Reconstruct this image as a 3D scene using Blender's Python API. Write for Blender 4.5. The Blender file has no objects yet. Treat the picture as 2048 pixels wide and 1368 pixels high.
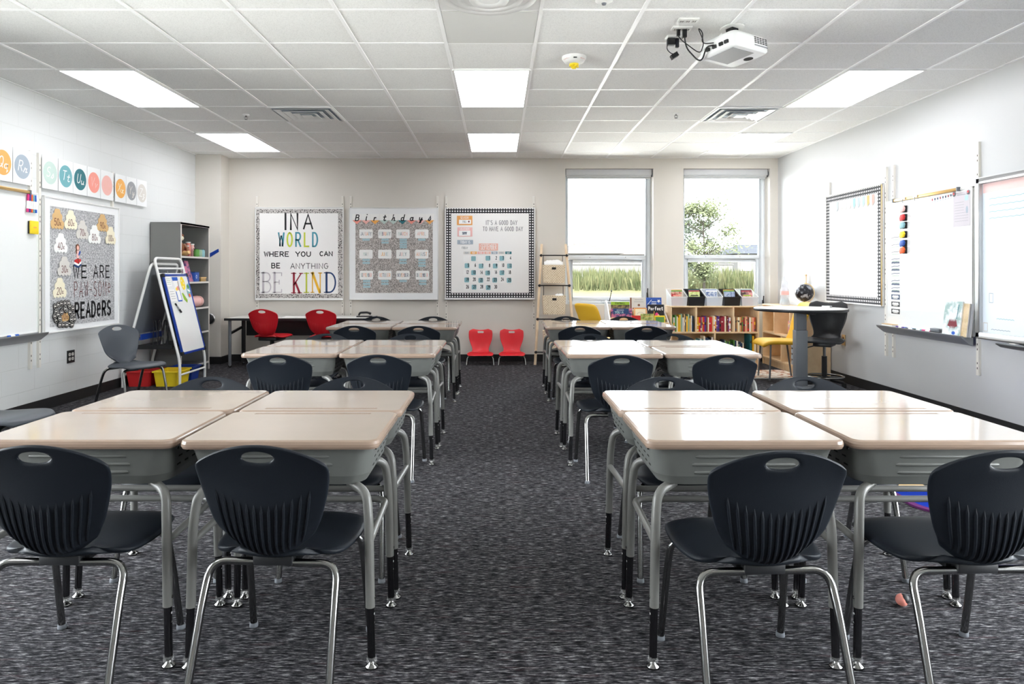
import bpy, bmesh, math, random
from mathutils import Vector, Matrix
C = bpy.context.scene
COL = C.collection
PI = math.pi
R = math.radians

# ---------------------------------------------------------------- camera, sky, sun, exposure
F, CX, CY, EYE = 1405.0, 996.0, 545.0, 1.217
cam_d = bpy.data.cameras.new('camera')
cam = bpy.data.objects.new('camera', cam_d); COL.objects.link(cam)
cam.location = (0, 0, EYE); cam.rotation_euler = (R(90), 0, 0)
cam_d.sensor_width = 36.0; cam_d.lens = F / 2048 * 36.0
cam_d.shift_x = (1024 - CX) / 2048; cam_d.shift_y = (CY - 684) / 2048
cam_d.clip_start = 0.05; cam_d.clip_end = 400
C.camera = cam
C.view_settings.view_transform = 'Standard'; C.view_settings.look = 'None'
C.view_settings.gamma = 1.0; C.view_settings.use_curve_mapping = False
C.view_settings.exposure = 1.12
PANEL = 4.4      # radiance of the ceiling light lenses
SKY_FRONT = 11.5
SKY = 6.5        # radiance of the overcast sky
world = bpy.data.worlds.new('sky'); C.world = world; world.use_nodes = True
wn = world.node_tree.nodes; wn.clear()
wo = wn.new('ShaderNodeOutputWorld'); wb = wn.new('ShaderNodeBackground')
wb.inputs[1].default_value = 1.0
world.node_tree.links.new(wb.outputs[0], wo.inputs[0])
# sky raised behind the camera to light the room, weaker towards the far side
wl = world.node_tree.links; wt = wn.new('ShaderNodeTexCoord'); ws = wn.new('ShaderNodeSeparateXYZ'); wl.new(wt.outputs['Generated'], ws.inputs[0])
wm = wn.new('ShaderNodeMapRange'); wm.inputs['From Min'].default_value = -.4; wm.inputs['From Max'].default_value = .5; wl.new(ws.outputs['Y'], wm.inputs['Value'])
wr = wn.new('ShaderNodeMix'); wr.data_type = 'RGBA'; wl.new(wm.outputs[0], wr.inputs[0])
wr.inputs[6].default_value = (SKY_FRONT * .95, SKY_FRONT, SKY_FRONT * 1.03, 1); wr.inputs[7].default_value = (SKY * .88, SKY * .95, SKY, 1)
wl.new(wr.outputs[2], wb.inputs[0])
sun_d = bpy.data.lights.new('sun', 'SUN'); sun = bpy.data.objects.new('sun', sun_d); COL.objects.link(sun)
sun_d.energy = 8.0; sun_d.angle = R(3); sun_d.color = (1, .99, .97)
sun.rotation_euler = (R(32), 0, R(0))
C.cycles.max_bounces = 10; C.cycles.diffuse_bounces = 6; C.cycles.glossy_bounces = 4
C.cycles.transparent_max_bounces = 16; C.cycles.transmission_bounces = 6
C.cycles.caustics_reflective = False; C.cycles.caustics_refractive = False
C.cycles.sample_clamp_indirect = 6.0

# ---------------------------------------------------------------- room measures
XL, XR, YB, YF, H = -4.02, 3.83, 9.61, -2.6, 2.785
WIN_Y = 9.80
def portal(x0, x1, z0, z1):
    d = bpy.data.lights.new('window_portal', 'AREA'); d.shape = 'RECTANGLE'; d.size = x1 - x0; d.size_y = z1 - z0
    d.cycles.is_portal = True
    o = bpy.data.objects.new('window_portal', d); COL.objects.link(o)
    o.location = ((x0 + x1) / 2, 9.9, (z0 + z1) / 2); o.rotation_euler = (R(-90), 0, 0); return o

# ---------------------------------------------------------------- pixel of the photograph -> place on a wall
def bw(x, y, Y=None):
    Y = YB if Y is None else Y
    return ((x - CX) * Y / F, EYE - (y - CY) * Y / F)          # X, Z
def lw(x, y): return (XL * F / (x - CX), EYE + (y - CY) * XL / (CX - x) )    # Y, Z
def rw(x, y): return (XR * F / (x - CX), EYE - (y - CY) * XR / (x - CX))     # Y, Z
def lwx(x, y, X): return (X * F / (x - CX), EYE - (y - CY) * X / (x - CX))

# ---------------------------------------------------------------- materials
def lin(c):
    c = c / 255.0
    return c / 12.92 if c <= 0.04045 else ((c + 0.055) / 1.055) ** 2.4
def rgb(c): return (lin(c[0]), lin(c[1]), lin(c[2]), 1)
MATS = {}
def new_mat(name):
    m = bpy.data.materials.new(name); m.use_nodes = True
    nt = m.node_tree; b = nt.nodes['Principled BSDF']
    MATS[name] = m
    return m, nt, b
def mat(name, c=None, rough=.5, metal=0., spec=.5, bump=0., bscale=60., vary=0., vscale=8., coat=0.):
    if name in MATS: return MATS[name]
    m, nt, b = new_mat(name)
    b.inputs['Base Color'].default_value = rgb(c); b.inputs['Roughness'].default_value = rough
    b.inputs['Metallic'].default_value = metal; b.inputs['Specular IOR Level'].default_value = spec
    if coat: b.inputs['Coat Weight'].default_value = coat; b.inputs['Coat Roughness'].default_value = .08
    if bump or vary:
        tc = nt.nodes.new('ShaderNodeTexCoord')
    if vary:
        n = nt.nodes.new('ShaderNodeTexNoise'); n.inputs['Scale'].default_value = vscale; n.inputs['Detail'].default_value = 4
        nt.links.new(tc.outputs['Object'], n.inputs['Vector'])
        r = nt.nodes.new('ShaderNodeValToRGB'); k0, k1 = 1 - vary, 1 + vary
        r.color_ramp.elements[0].position = .3; r.color_ramp.elements[1].position = .7
        cc = rgb(c)
        r.color_ramp.elements[0].color = (cc[0]*k0, cc[1]*k0, cc[2]*k0, 1)
        r.color_ramp.elements[1].color = (min(1, cc[0]*k1), min(1, cc[1]*k1), min(1, cc[2]*k1), 1)
        nt.links.new(n.outputs['Fac'], r.inputs['Fac']); nt.links.new(r.outputs['Color'], b.inputs['Base Color'])
    if bump:
        n2 = nt.nodes.new('ShaderNodeTexNoise'); n2.inputs['Scale'].default_value = bscale
        nt.links.new(tc.outputs['Object'], n2.inputs['Vector'])
        bp = nt.nodes.new('ShaderNodeBump'); bp.inputs['Strength'].default_value = bump; bp.inputs['Distance'].default_value = .003
        nt.links.new(n2.outputs['Fac'], bp.inputs['Height']); nt.links.new(bp.outputs['Normal'], b.inputs['Normal'])
    return m
class NT:
    def __init__(s, nt): s.nt = nt; s.tc = nt.nodes.new('ShaderNodeTexCoord')
    def node(s, t, **kw):
        n = s.nt.nodes.new(t)
        for k, v in kw.items(): setattr(n, k, v)
        return n
    def link(s, a, b): s.nt.links.new(a, b)
    def math(s, op, a, b=None):
        n = s.nt.nodes.new('ShaderNodeMath'); n.operation = op
        for i, v in enumerate((a, b)):
            if v is None: continue
            if isinstance(v, (int, float)): n.inputs[i].default_value = v
            else: s.link(v, n.inputs[i])
        return n.outputs[0]
    def ramp(s, fac, stops, interp='LINEAR'):
        r = s.nt.nodes.new('ShaderNodeValToRGB'); r.color_ramp.interpolation = interp
        e = r.color_ramp.elements
        while len(e) < len(stops): e.new(.5)
        for el, (p, c) in zip(e, stops): el.position = p; el.color = rgb(c)
        s.link(fac, r.inputs['Fac']); return r.outputs['Color']
    def noise(s, scale, vec=None, detail=3., rough=.5, mapping=None):
        n = s.nt.nodes.new('ShaderNodeTexNoise'); n.inputs['Scale'].default_value = scale
        n.inputs['Detail'].default_value = detail; n.inputs['Roughness'].default_value = rough
        v = vec or s.tc.outputs['Object']
        if mapping:
            mp = s.nt.nodes.new('ShaderNodeMapping'); mp.inputs['Scale'].default_value = mapping
            s.link(v, mp.inputs['Vector']); v = mp.outputs[0]
        s.link(v, n.inputs['Vector']); return n.outputs['Fac']
    def mix(s, fac, a, b, blend='MIX'):
        n = s.nt.nodes.new('ShaderNodeMix'); n.data_type = 'RGBA'; n.blend_type = blend
        if isinstance(fac, (int, float)): n.inputs[0].default_value = fac
        else: s.link(fac, n.inputs[0])
        for i, v in ((6, a), (7, b)):
            if isinstance(v, tuple): n.inputs[i].default_value = v
            else: s.link(v, n.inputs[i])
        return n.outputs[2]
    def bump(s, h, strength, dist, b):
        n = s.nt.nodes.new('ShaderNodeBump'); n.inputs['Strength'].default_value = strength; n.inputs['Distance'].default_value = dist
        s.link(h, n.inputs['Height']); s.link(n.outputs[0], b.inputs['Normal'])

def carpet_mat():
    m, nt, b = new_mat('carpet'); t = NT(nt)
    a = t.noise(1, mapping=(24, 150, 1), detail=4, rough=.7)
    f = t.noise(1, mapping=(90, 420, 1), detail=2)
    base = t.ramp(a, [(.36, (12, 12, 16)), (.46, (44, 43, 48)), (.56, (98, 97, 101)), (.66, (186, 185, 187))])
    fine = t.ramp(f, [(.3, (60, 60, 60)), (.7, (200, 200, 200))])
    big = t.ramp(t.noise(1, mapping=(7, 42, 1), detail=1), [(.40, (84, 84, 84)), (.60, (172, 172, 172))])
    c = t.mix(.55, base, fine, 'OVERLAY'); c = t.mix(.5, c, big, 'OVERLAY')
    red = t.noise(1, mapping=(6, 45, 1), detail=2)
    rf = t.ramp(red, [(.62, (0, 0, 0)), (.70, (120, 120, 120))])
    c2 = t.mix(rf, c, rgb((84, 52, 54)))
    t.link(c2, b.inputs['Base Color'])
    b.inputs['Roughness'].default_value = .95; b.inputs['Specular IOR Level'].default_value = .1
    t.bump(a, .6, .006, b)
    return m
def block_mat():
    m, nt, b = new_mat('painted_block'); t = NT(nt)
    sp = t.node('ShaderNodeSeparateXYZ'); t.link(t.tc.outputs['Object'], sp.inputs[0])
    cb = t.node('ShaderNodeCombineXYZ'); t.link(sp.outputs['Y'], cb.inputs['X']); t.link(sp.outputs['Z'], cb.inputs['Y'])
    br = t.node('ShaderNodeTexBrick'); t.link(cb.outputs[0], br.inputs['Vector'])
    br.inputs['Scale'].default_value = 1; br.inputs['Mortar Size'].default_value = .0045; br.inputs['Mortar Smooth'].default_value = .6
    br.inputs['Brick Width'].default_value = .406; br.inputs['Row Height'].default_value = .2032
    inv = t.math('SUBTRACT', 1.0, br.outputs['Fac'])
    col = t.mix(br.outputs['Fac'], rgb((218, 220, 220)), rgb((212, 214, 213)))
    t.link(col, b.inputs['Base Color']); b.inputs['Roughness'].default_value = .45
    n = t.noise(90); h = t.math('ADD', inv, t.math('MULTIPLY', n, .12))
    t.bump(h, .3, .003, b)
    return m
def speckle_mat(name, dark, mid, light, scale=90, rough=.9):
    m, nt, b = new_mat(name); t = NT(nt)
    n = t.noise(scale, detail=3, rough=.7)
    t.link(t.ramp(n, [(.38, dark), (.5, mid), (.62, light)]), b.inputs['Base Color'])
    b.inputs['Roughness'].default_value = rough; return m
def leopard_mat():
    m, nt, b = new_mat('animal_print_border'); t = NT(nt)
    n = t.noise(70, detail=2, rough=.5)
    t.link(t.ramp(n, [(.40, (58, 54, 54)), (.47, (184, 180, 176)), (.58, (222, 218, 214)), (.66, (120, 114, 112))]), b.inputs['Base Color'])
    b.inputs['Roughness'].default_value = .8; return m
def gingham_mat():
    m, nt, b = new_mat('gingham_border'); t = NT(nt)
    sp = t.node('ShaderNodeSeparateXYZ'); t.link(t.tc.outputs['Object'], sp.inputs[0])
    k = 1 / .03525; o = 10 / k
    a = t.math('GREATER_THAN', t.math('FRACT', t.math('MULTIPLY', t.math('ADD', sp.outputs['X'], .5992 + .0085 + .3525 * 3), k)), .48)
    c = t.math('GREATER_THAN', t.math('FRACT', t.math('MULTIPLY', t.math('ADD', sp.outputs['Z'], -.0233 + .0085 + .3525 * 3), k)), .48)
    w = t.math('MULTIPLY', a, c)
    t.link(t.mix(w, rgb((26, 25, 29)), rgb((240, 238, 238))), b.inputs['Base Color']); b.inputs['Roughness'].default_value = .7
    return m
def tile_mat():
    m, nt, b = new_mat('ceiling_tile'); t = NT(nt)
    n = t.noise(160, detail=3, rough=.7); n2 = t.noise(420, detail=1)
    t.link(t.ramp(n, [(.34, (222, 222, 220)), (.5, (240, 240, 238)), (.7, (244, 244, 242))]), b.inputs['Base Color'])
    b.inputs['Roughness'].default_value = .95; b.inputs['Specular IOR Level'].default_value = .15
    t.bump(n, .35, .003, b); return m
def wood_mat(name, c0, c1, scale=(3, 30, 3), rough=.45):
    m, nt, b = new_mat(name); t = NT(nt)
    n = t.noise(2.2, mapping=scale, detail=5, rough=.6)
    t.link(t.ramp(n, [(.3, c0), (.7, c1)]), b.inputs['Base Color']); b.inputs['Roughness'].default_value = rough; return m
def glass_mat(name, tint=(1, 1, 1, 1), gloss=.06, rough=.0):
    m, nt, b = new_mat(name); nt.nodes.remove(b)
    tr = nt.nodes.new('ShaderNodeBsdfTransparent'); tr.inputs[0].default_value = tint
    gl = nt.nodes.new('ShaderNodeBsdfGlossy'); gl.inputs['Roughness'].default_value = rough
    fr = nt.nodes.new('ShaderNodeFresnel'); fr.inputs[0].default_value = 1.3
    mx = nt.nodes.new('ShaderNodeMixShader'); nt.links.new(fr.outputs[0], mx.inputs[0])
    nt.links.new(tr.outputs[0], mx.inputs[1]); nt.links.new(gl.outputs[0], mx.inputs[2])
    nt.links.new(mx.outputs[0], nt.nodes['Material Output'].inputs[0]); return m
def clear_plastic(name, c=(232, 238, 244), alpha=.35):
    m, nt, b = new_mat(name)
    b.inputs['Base Color'].default_value = rgb(c); b.inputs['Roughness'].default_value = .2; b.inputs['Alpha'].default_value = alpha
    return m
def emit_mat(name, c, s):
    m, nt, b = new_mat(name); b.inputs['Base Color'].default_value = rgb((240, 240, 240))
    b.inputs['Emission Color'].default_value = rgb(c); b.inputs['Emission Strength'].default_value = s; return m
def weave_mat():
    m, nt, b = new_mat('woven_seagrass'); t = NT(nt)
    ck = t.node('ShaderNodeTexChecker'); ck.inputs['Scale'].default_value = 62
    t.link(t.tc.outputs['Object'], ck.inputs['Vector'])
    n = t.noise(40)
    c = t.mix(ck.outputs['Fac'], t.ramp(n, [(.3, (196, 172, 138)), (.7, (226, 206, 176))]), t.ramp(n, [(.3, (232, 214, 188)), (.7, (240, 226, 204))]))
    t.link(c, b.inputs['Base Color']); b.inputs['Roughness'].default_value = .8
    t.bump(ck.outputs['Fac'], .8, .006, b); return m
def floral_mat():
    m, nt, b = new_mat('leaf_print_rug'); t = NT(nt)
    n = t.noise(11, detail=4, rough=.6)
    t.link(t.ramp(n, [(.40, (150, 74, 44)), (.46, (205, 178, 150)), (.52, (232, 224, 212)), (.64, (226, 216, 204)), (.69, (104, 58, 44))]), b.inputs['Base Color'])
    b.inputs['Roughness'].default_value = .95; return m
def globe_mat():
    m, nt, b = new_mat('globe_map'); t = NT(nt)
    n = t.noise(14, detail=4, rough=.6)
    t.link(t.ramp(n, [(.56, (30, 30, 36)), (.60, (150, 152, 160))]), b.inputs['Base Color']); b.inputs['Roughness'].default_value = .25; return m
def cover_mat(name, c0, c1, scale=30):
    if name in MATS: return MATS[name]
    m, nt, b = new_mat(name); t = NT(nt)
    n = t.noise(scale, detail=3, rough=.6)
    t.link(t.ramp(n, [(.42, c0), (.58, c1)]), b.inputs['Base Color']); b.inputs['Roughness'].default_value = .35; return m
def leaf_mat(name, c0, c1):
    m, nt, b = new_mat(name); t = NT(nt)
    n = t.noise(2.5, detail=4)
    t.link(t.ramp(n, [(.35, c0), (.65, c1)]), b.inputs['Base Color']); b.inputs['Roughness'].default_value = .7
    b.inputs['Specular IOR Level'].default_value = .03; return m

carpet_mat(); block_mat(); leopard_mat(); gingham_mat(); tile_mat(); weave_mat(); floral_mat(); globe_mat()
speckle_mat('grey_felt', (132, 132, 134), (176, 176, 178), (206, 206, 207), 60)
speckle_mat('glitter_paper', (120, 114, 110), (172, 166, 162), (214, 208, 204), 85)
wood_mat('maple', (222, 190, 148), (238, 212, 174)); wood_mat('pine', (222, 192, 156), (240, 218, 188), (20, 20, 2))
glass_mat('window_glass'); clear_plastic('clear_bin', alpha=.42); clear_plastic('clear_foot', (205, 205, 205), .16)
clear_plastic('clear_bottle', (222, 226, 236), .5)
emit_mat('light_lens', (250, 251, 255), PANEL)
P = dict(
 wall_back=('wall_back_paint', (217, 212, 204), .55), wall_right=('wall_right_paint', (199, 200, 201), .4),
 wall_front=('wall_front_paint', (222, 220, 214), .6))
for k, (n, c, r) in P.items(): mat(k, c, r, bump=.12, bscale=140)
mat('white_metal', (232, 232, 230), .35); mat('grid_metal', (252, 252, 252), .35); mat('grey_panel', (214, 214, 211), .7)
mat('vent_shadow', (70, 70, 70), .8); mat('black_rubber', (22, 22, 24), .6); mat('black_plastic', (26, 27, 30), .45)
mat('black_metal', (24, 24, 26), .4); mat('dark_hole', (14, 14, 14), .9)
mat('navy_plastic', (24, 28, 34), .42, spec=.15, bump=.15, bscale=600); mat('grey_plastic', (66, 71, 78), .42, spec=.4, bump=.15, bscale=600)
mat('red_plastic', (196, 24, 36), .38); mat('bright_red_plastic', (222, 32, 44), .4)
mat('chrome', (138, 138, 137), .17, metal=1.); mat('dark_chrome', (92, 92, 94), .16, metal=1.)
mat('desk_laminate', (164, 151, 139), .11, vary=.04, vscale=3, coat=.3); mat('desk_edge', (138, 119, 105), .16)
mat('desk_grey', (98, 100, 97), .42, vary=.04, vscale=20); mat('desk_leg', (104, 104, 101), .35)
mat('paper', (240, 239, 237), .65); mat('white_paint', (238, 239, 240), .35); mat('whiteboard', (236, 238, 237), .12, coat=.3)
mat('board_frame', (226, 225, 222), .4); mat('aluminium', (200, 201, 202), .3, metal=.9); mat('tray_grey', (150, 152, 155), .4, metal=.5)
mat('gold_rail', (206, 170, 110), .3, metal=.7); mat('steel_rail', (226, 222, 214), .4)
mat('ink_black', (14, 14, 17), .7); mat('ink_grey', (120, 120, 124), .7); mat('ink_brown', (96, 40, 34), .7)
mat('navy_frame', (18, 58, 150), .35); mat('window_frame', (226, 232, 238), .35); mat('blind', (206, 208, 210), .6)
mat('table_top', (226, 226, 222), .25); mat('edge_black', (30, 31, 34), .4); mat('grey_steel', (112, 116, 122), .4); mat('case_grey', (124, 124, 122), .6)
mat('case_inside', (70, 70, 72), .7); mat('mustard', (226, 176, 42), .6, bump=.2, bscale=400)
COLS = dict(orange=(236, 168, 92), slate=(160, 172, 184), mint=(190, 210, 202), teal=(108, 168, 176), deepteal=(34, 112, 122), coral=(240, 152, 138),
 blush=(240, 184, 176), amber=(238, 172, 84), white=(244, 244, 242), skyblue=(166, 200, 208), peach=(238, 182, 166), navy=(34, 58, 92), lime=(196, 208, 62),
 poster_teal=(66, 146, 164), crimson=(150, 28, 52), gold=(240, 186, 40), royal=(24, 62, 112), lilac=(196, 190, 196), red=(206, 40, 42), yellow=(244, 214, 40),
 green=(92, 150, 70), blue=(40, 84, 170), purple=(112, 66, 128), brown=(122, 74, 46), tan=(214, 176, 122), cream=(242, 234, 208), palegrey=(214, 210, 204),
 pink=(232, 66, 130), black=(28, 27, 30), bluepen=(30, 90, 190), violet=(84, 48, 140), orangepen=(232, 96, 36), magenta=(214, 40, 120), maroon=(120, 26, 40), grey=(150, 152, 156), rust=(176, 84, 44), sage=(150, 176, 150), seafoam=(134, 180, 188), softpink=(240, 190, 186), limegreen=(150, 190, 50))
for k, c in COLS.items(): mat(k, c, .55)

# ---------------------------------------------------------------- mesh building
class MB:
    def __init__(s): s.v = []; s.f = []; s.m = []; s.sm = []
    def add(s, vs, fs, m, smooth=False):
        o = len(s.v); s.v += [tuple(p) for p in vs]
        for f in fs: s.f.append([i + o for i in f]); s.m.append(m); s.sm.append(smooth)
    def box(s, x0, x1, y0, y1, z0, z1, m):
        vs = [(x, y, z) for z in (z0, z1) for y in (y0, y1) for x in (x0, x1)]
        s.add(vs, [(0, 2, 3, 1), (4, 5, 7, 6), (0, 1, 5, 4), (2, 6, 7, 3), (0, 4, 6, 2), (1, 3, 7, 5)], m); return s
    def hexa(s, b, t, m):      # bottom quad, top quad
        s.add(list(b) + list(t), [(3, 2, 1, 0), (4, 5, 6, 7), (0, 1, 5, 4), (1, 2, 6, 5), (2, 3, 7, 6), (3, 0, 4, 7)], m); return s
    def bar(s, p, q, w, d, m, up=(0, 0, 1)):   # rectangular bar between two points
        p, q = Vector(p), Vector(q); a = (q - p).normalized(); u = Vector(up)
        r = a.cross(u)
        if r.length < 1e-4: r = a.cross(Vector((0, 1, 0)))
        r.normalize(); u = r.cross(a).normalized()
        off = [(-1, -1), (1, -1), (1, 1), (-1, 1)]
        s.hexa([p + r * (i * w / 2) + u * (j * d / 2) for i, j in off], [q + r * (i * w / 2) + u * (j * d / 2) for i, j in off], m); return s
    def tube(s, pts, r, m, n=10, cap=True):
        pts = [Vector(p) for p in pts]; rs = r if isinstance(r, (list, tuple)) else [r] * len(pts)
        T = []
        for i in range(len(pts)):
            a = pts[max(i - 1, 0)]; b = pts[min(i + 1, len(pts) - 1)]; T.append((b - a).normalized())
        u = T[0].cross(Vector((0, 0, 1)))
        if u.length < 1e-3: u = T[0].cross(Vector((0, 1, 0)))
        u.normalize(); vs = []
        for i, p in enumerate(pts):
            u = (u - T[i] * u.dot(T[i])); u.normalize(); w = T[i].cross(u)
            vs += [p + (u * math.cos(2 * PI * k / n) + w * math.sin(2 * PI * k / n)) * rs[i] for k in range(n)]
        fs = [(i * n + k, i * n + (k + 1) % n, (i + 1) * n + (k + 1) % n, (i + 1) * n + k) for i in range(len(pts) - 1) for k in range(n)]
        s.add(vs, fs, m, True)
        if cap:
            s.add(vs[:n], [tuple(range(n))], m); s.add(vs[-n:], [tuple(range(n - 1, -1, -1))], m)
        return s
    def cyl(s, p, q, r, m, n=16, r2=None): return s.tube([p, q], [r, r if r2 is None else r2], m, n)
    def lathe(s, prof, m, n=24, c=(0, 0, 0), smooth=True):   # prof: (r, z)
        vs = [(c[0] + r * math.cos(2 * PI * k / n), c[1] + r * math.sin(2 * PI * k / n), c[2] + z) for r, z in prof for k in range(n)]
        fs = [(i * n + k, i * n + (k + 1) % n, (i + 1) * n + (k + 1) % n, (i + 1) * n + k) for i in range(len(prof) - 1) for k in range(n)]
        s.add(vs, fs, m, smooth)
        if prof[0][0] > 1e-5: s.add(vs[:n], [tuple(range(n - 1, -1, -1))], m)
        if prof[-1][0] > 1e-5: s.add(vs[-n:], [tuple(range(n))], m)
        return s
    def prism(s, poly, y0, y1, m, axis='y'):   # polygon in x-z pushed along y (or x-y along z)
        n = len(poly)
        if axis == 'y': a = [(x, y0, z) for x, z in poly]; b = [(x, y1, z) for x, z in poly]
        elif axis == 'z': a = [(x, y, y0) for x, y in poly]; b = [(x, y, y1) for x, y in poly]
        else: a = [(y0, x, z) for x, z in poly]; b = [(y1, x, z) for x, z in poly]
        s.add(a + b, [tuple(range(n)), tuple(range(2 * n - 1, n - 1, -1))] + [(i, i + n, (i + 1) % n + n, (i + 1) % n) for i in range(n)], m); return s
    def poly(s, pts, m): s.add(pts, [tuple(range(len(pts)))], m); return s
    def sphere(s, c, r, m, n=16, sx=1, sy=1, sz=1):
        k = n // 2; prof = []
        vs = [(c[0] + sx * r * math.sin(PI * i / k) * math.cos(2 * PI * j / n), c[1] + sy * r * math.sin(PI * i / k) * math.sin(2 * PI * j / n), c[2] + sz * r * math.cos(PI * i / k)) for i in range(k + 1) for j in range(n)]
        s.add(vs, [(i * n + j, (i + 1) * n + j, (i + 1) * n + (j + 1) % n, i * n + (j + 1) % n) for i in range(k) for j in range(n)], m, True); return s
    def grid(s, rows, m, closed=False):
        nr, nc = len(rows), len(rows[0]); vs = [p for r in rows for p in r]
        s.add(vs, [(i * nc + j, i * nc + j + 1, (i + 1) * nc + j + 1, (i + 1) * nc + j) for i in range(nr - 1) for j in range(nc - 1)], m, True); return s
    def mesh(s, name):
        me = bpy.data.meshes.new(name); me.from_pydata(s.v, [], s.f)
        names = []
        for m in s.m:
            if m not in names: names.append(m)
        for m in names: me.materials.append(MATS[m])
        me.polygons.foreach_set('material_index', [names.index(m) for m in s.m])
        me.polygons.foreach_set('use_smooth', s.sm); me.validate(); me.update(); return me
    def build(s, name, parent=None, bevel=0., seg=2, sub=0, solid=0., off=0.):
        me = s.mesh(name)
        if bevel or sub or solid:
            o = bpy.data.objects.new('tmp', me); COL.objects.link(o)
            bm = bmesh.new(); bm.from_mesh(me); bmesh.ops.remove_doubles(bm, verts=bm.verts, dist=1e-5)
            bmesh.ops.recalc_face_normals(bm, faces=bm.faces); bm.to_mesh(me); bm.free()
            if solid: q = o.modifiers.new('s', 'SOLIDIFY'); q.thickness = solid; q.offset = off
            if bevel: q = o.modifiers.new('b', 'BEVEL'); q.width = bevel; q.segments = seg; q.limit_method = 'ANGLE'; q.angle_limit = R(35)
            if sub: q = o.modifiers.new('u', 'SUBSURF'); q.levels = q.render_levels = sub
            dg = bpy.context.evaluated_depsgraph_get(); me2 = bpy.data.meshes.new_from_object(o.evaluated_get(dg))
            bpy.data.objects.remove(o); bpy.data.meshes.remove(me); me = me2; me.name = name
            if bevel or sub:
                for p in me.polygons: p.use_smooth = True
                if bevel and not sub:
                    try: me.set_sharp_from_angle(angle=R(40))
                    except Exception: pass
        return link(name, me, parent)
def link(name, me, parent=None):
    o = bpy.data.objects.new(name, me); COL.objects.link(o)
    if parent: o.parent = parent
    return o
def thing(name, label, cat, loc=(0, 0, 0), rz=0., group=None, rot=None):
    o = bpy.data.objects.new(name, None); COL.objects.link(o); o.empty_display_size = .1
    o.location = loc; o.rotation_euler = rot if rot else (0, 0, rz); return tag(o, label, cat, group)
def tag(o, label, cat, group=None, kind=None):
    o['label'] = label; o['category'] = cat
    if group: o['group'] = group
    if kind: o['kind'] = kind
    return o
def struct(o): o['kind'] = 'structure'; return o
def at(o, loc, rz=0., rot=None): o.location = loc; o.rotation_euler = rot if rot else (0, 0, rz); return o
def dup(root, loc, rz, label=None, group=None):
    r = root.copy(); COL.objects.link(r); r.location = loc; r.rotation_euler = (0, 0, rz)
    if label: r['label'] = label
    if group: r['group'] = group
    for ch in list(root.children):
        c = ch.copy(); COL.objects.link(c); c.parent = r
        for g in ch.children:
            d = g.copy(); COL.objects.link(d); d.parent = c
    return r
def fillet(pts, r, n=6):
    pts = [Vector(p) for p in pts]; out = [pts[0]]
    for i in range(1, len(pts) - 1):
        p, a, b = pts[i], (pts[i - 1] - pts[i]), (pts[i + 1] - pts[i])
        d = min(r, a.length * .49, b.length * .49); p0 = p + a.normalized() * d; p1 = p + b.normalized() * d
        for k in range(n + 1):
            t = k / n; out.append(p0 * (1 - t) ** 2 + p * 2 * t * (1 - t) + p1 * t * t)
    out.append(pts[-1]); return out
def rrect(w, h, r, n=5, cx=0., cy=0.):
    out = []
    for sx, sy, a0 in ((1, 1, 0), (-1, 1, 90), (-1, -1, 180), (1, -1, 270)):
        for k in range(n + 1):
            a = R(a0 + 90 * k / n); out.append((cx + sx * (w / 2 - r) + r * math.cos(a), cy + sy * (h / 2 - r) + r * math.sin(a)))
    return out
def curve(xs, ys, x):      # smooth interpolation through stops
    if x <= xs[0]: return ys[0]
    if x >= xs[-1]: return ys[-1]
    i = max(k for k in range(len(xs) - 1) if xs[k] <= x); h = xs[i + 1] - xs[i]; t = (x - xs[i]) / h
    def sl(k):
        if k == 0: return (ys[1] - ys[0]) / (xs[1] - xs[0])
        if k == len(xs) - 1: return (ys[-1] - ys[-2]) / (xs[-1] - xs[-2])
        return (ys[k + 1] - ys[k - 1]) / (xs[k + 1] - xs[k - 1])
    m0, m1 = sl(i) * h, sl(i + 1) * h
    return (2*t**3 - 3*t**2 + 1) * ys[i] + (t**3 - 2*t**2 + t) * m0 + (-2*t**3 + 3*t**2) * ys[i + 1] + (t**3 - t**2) * m1

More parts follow.
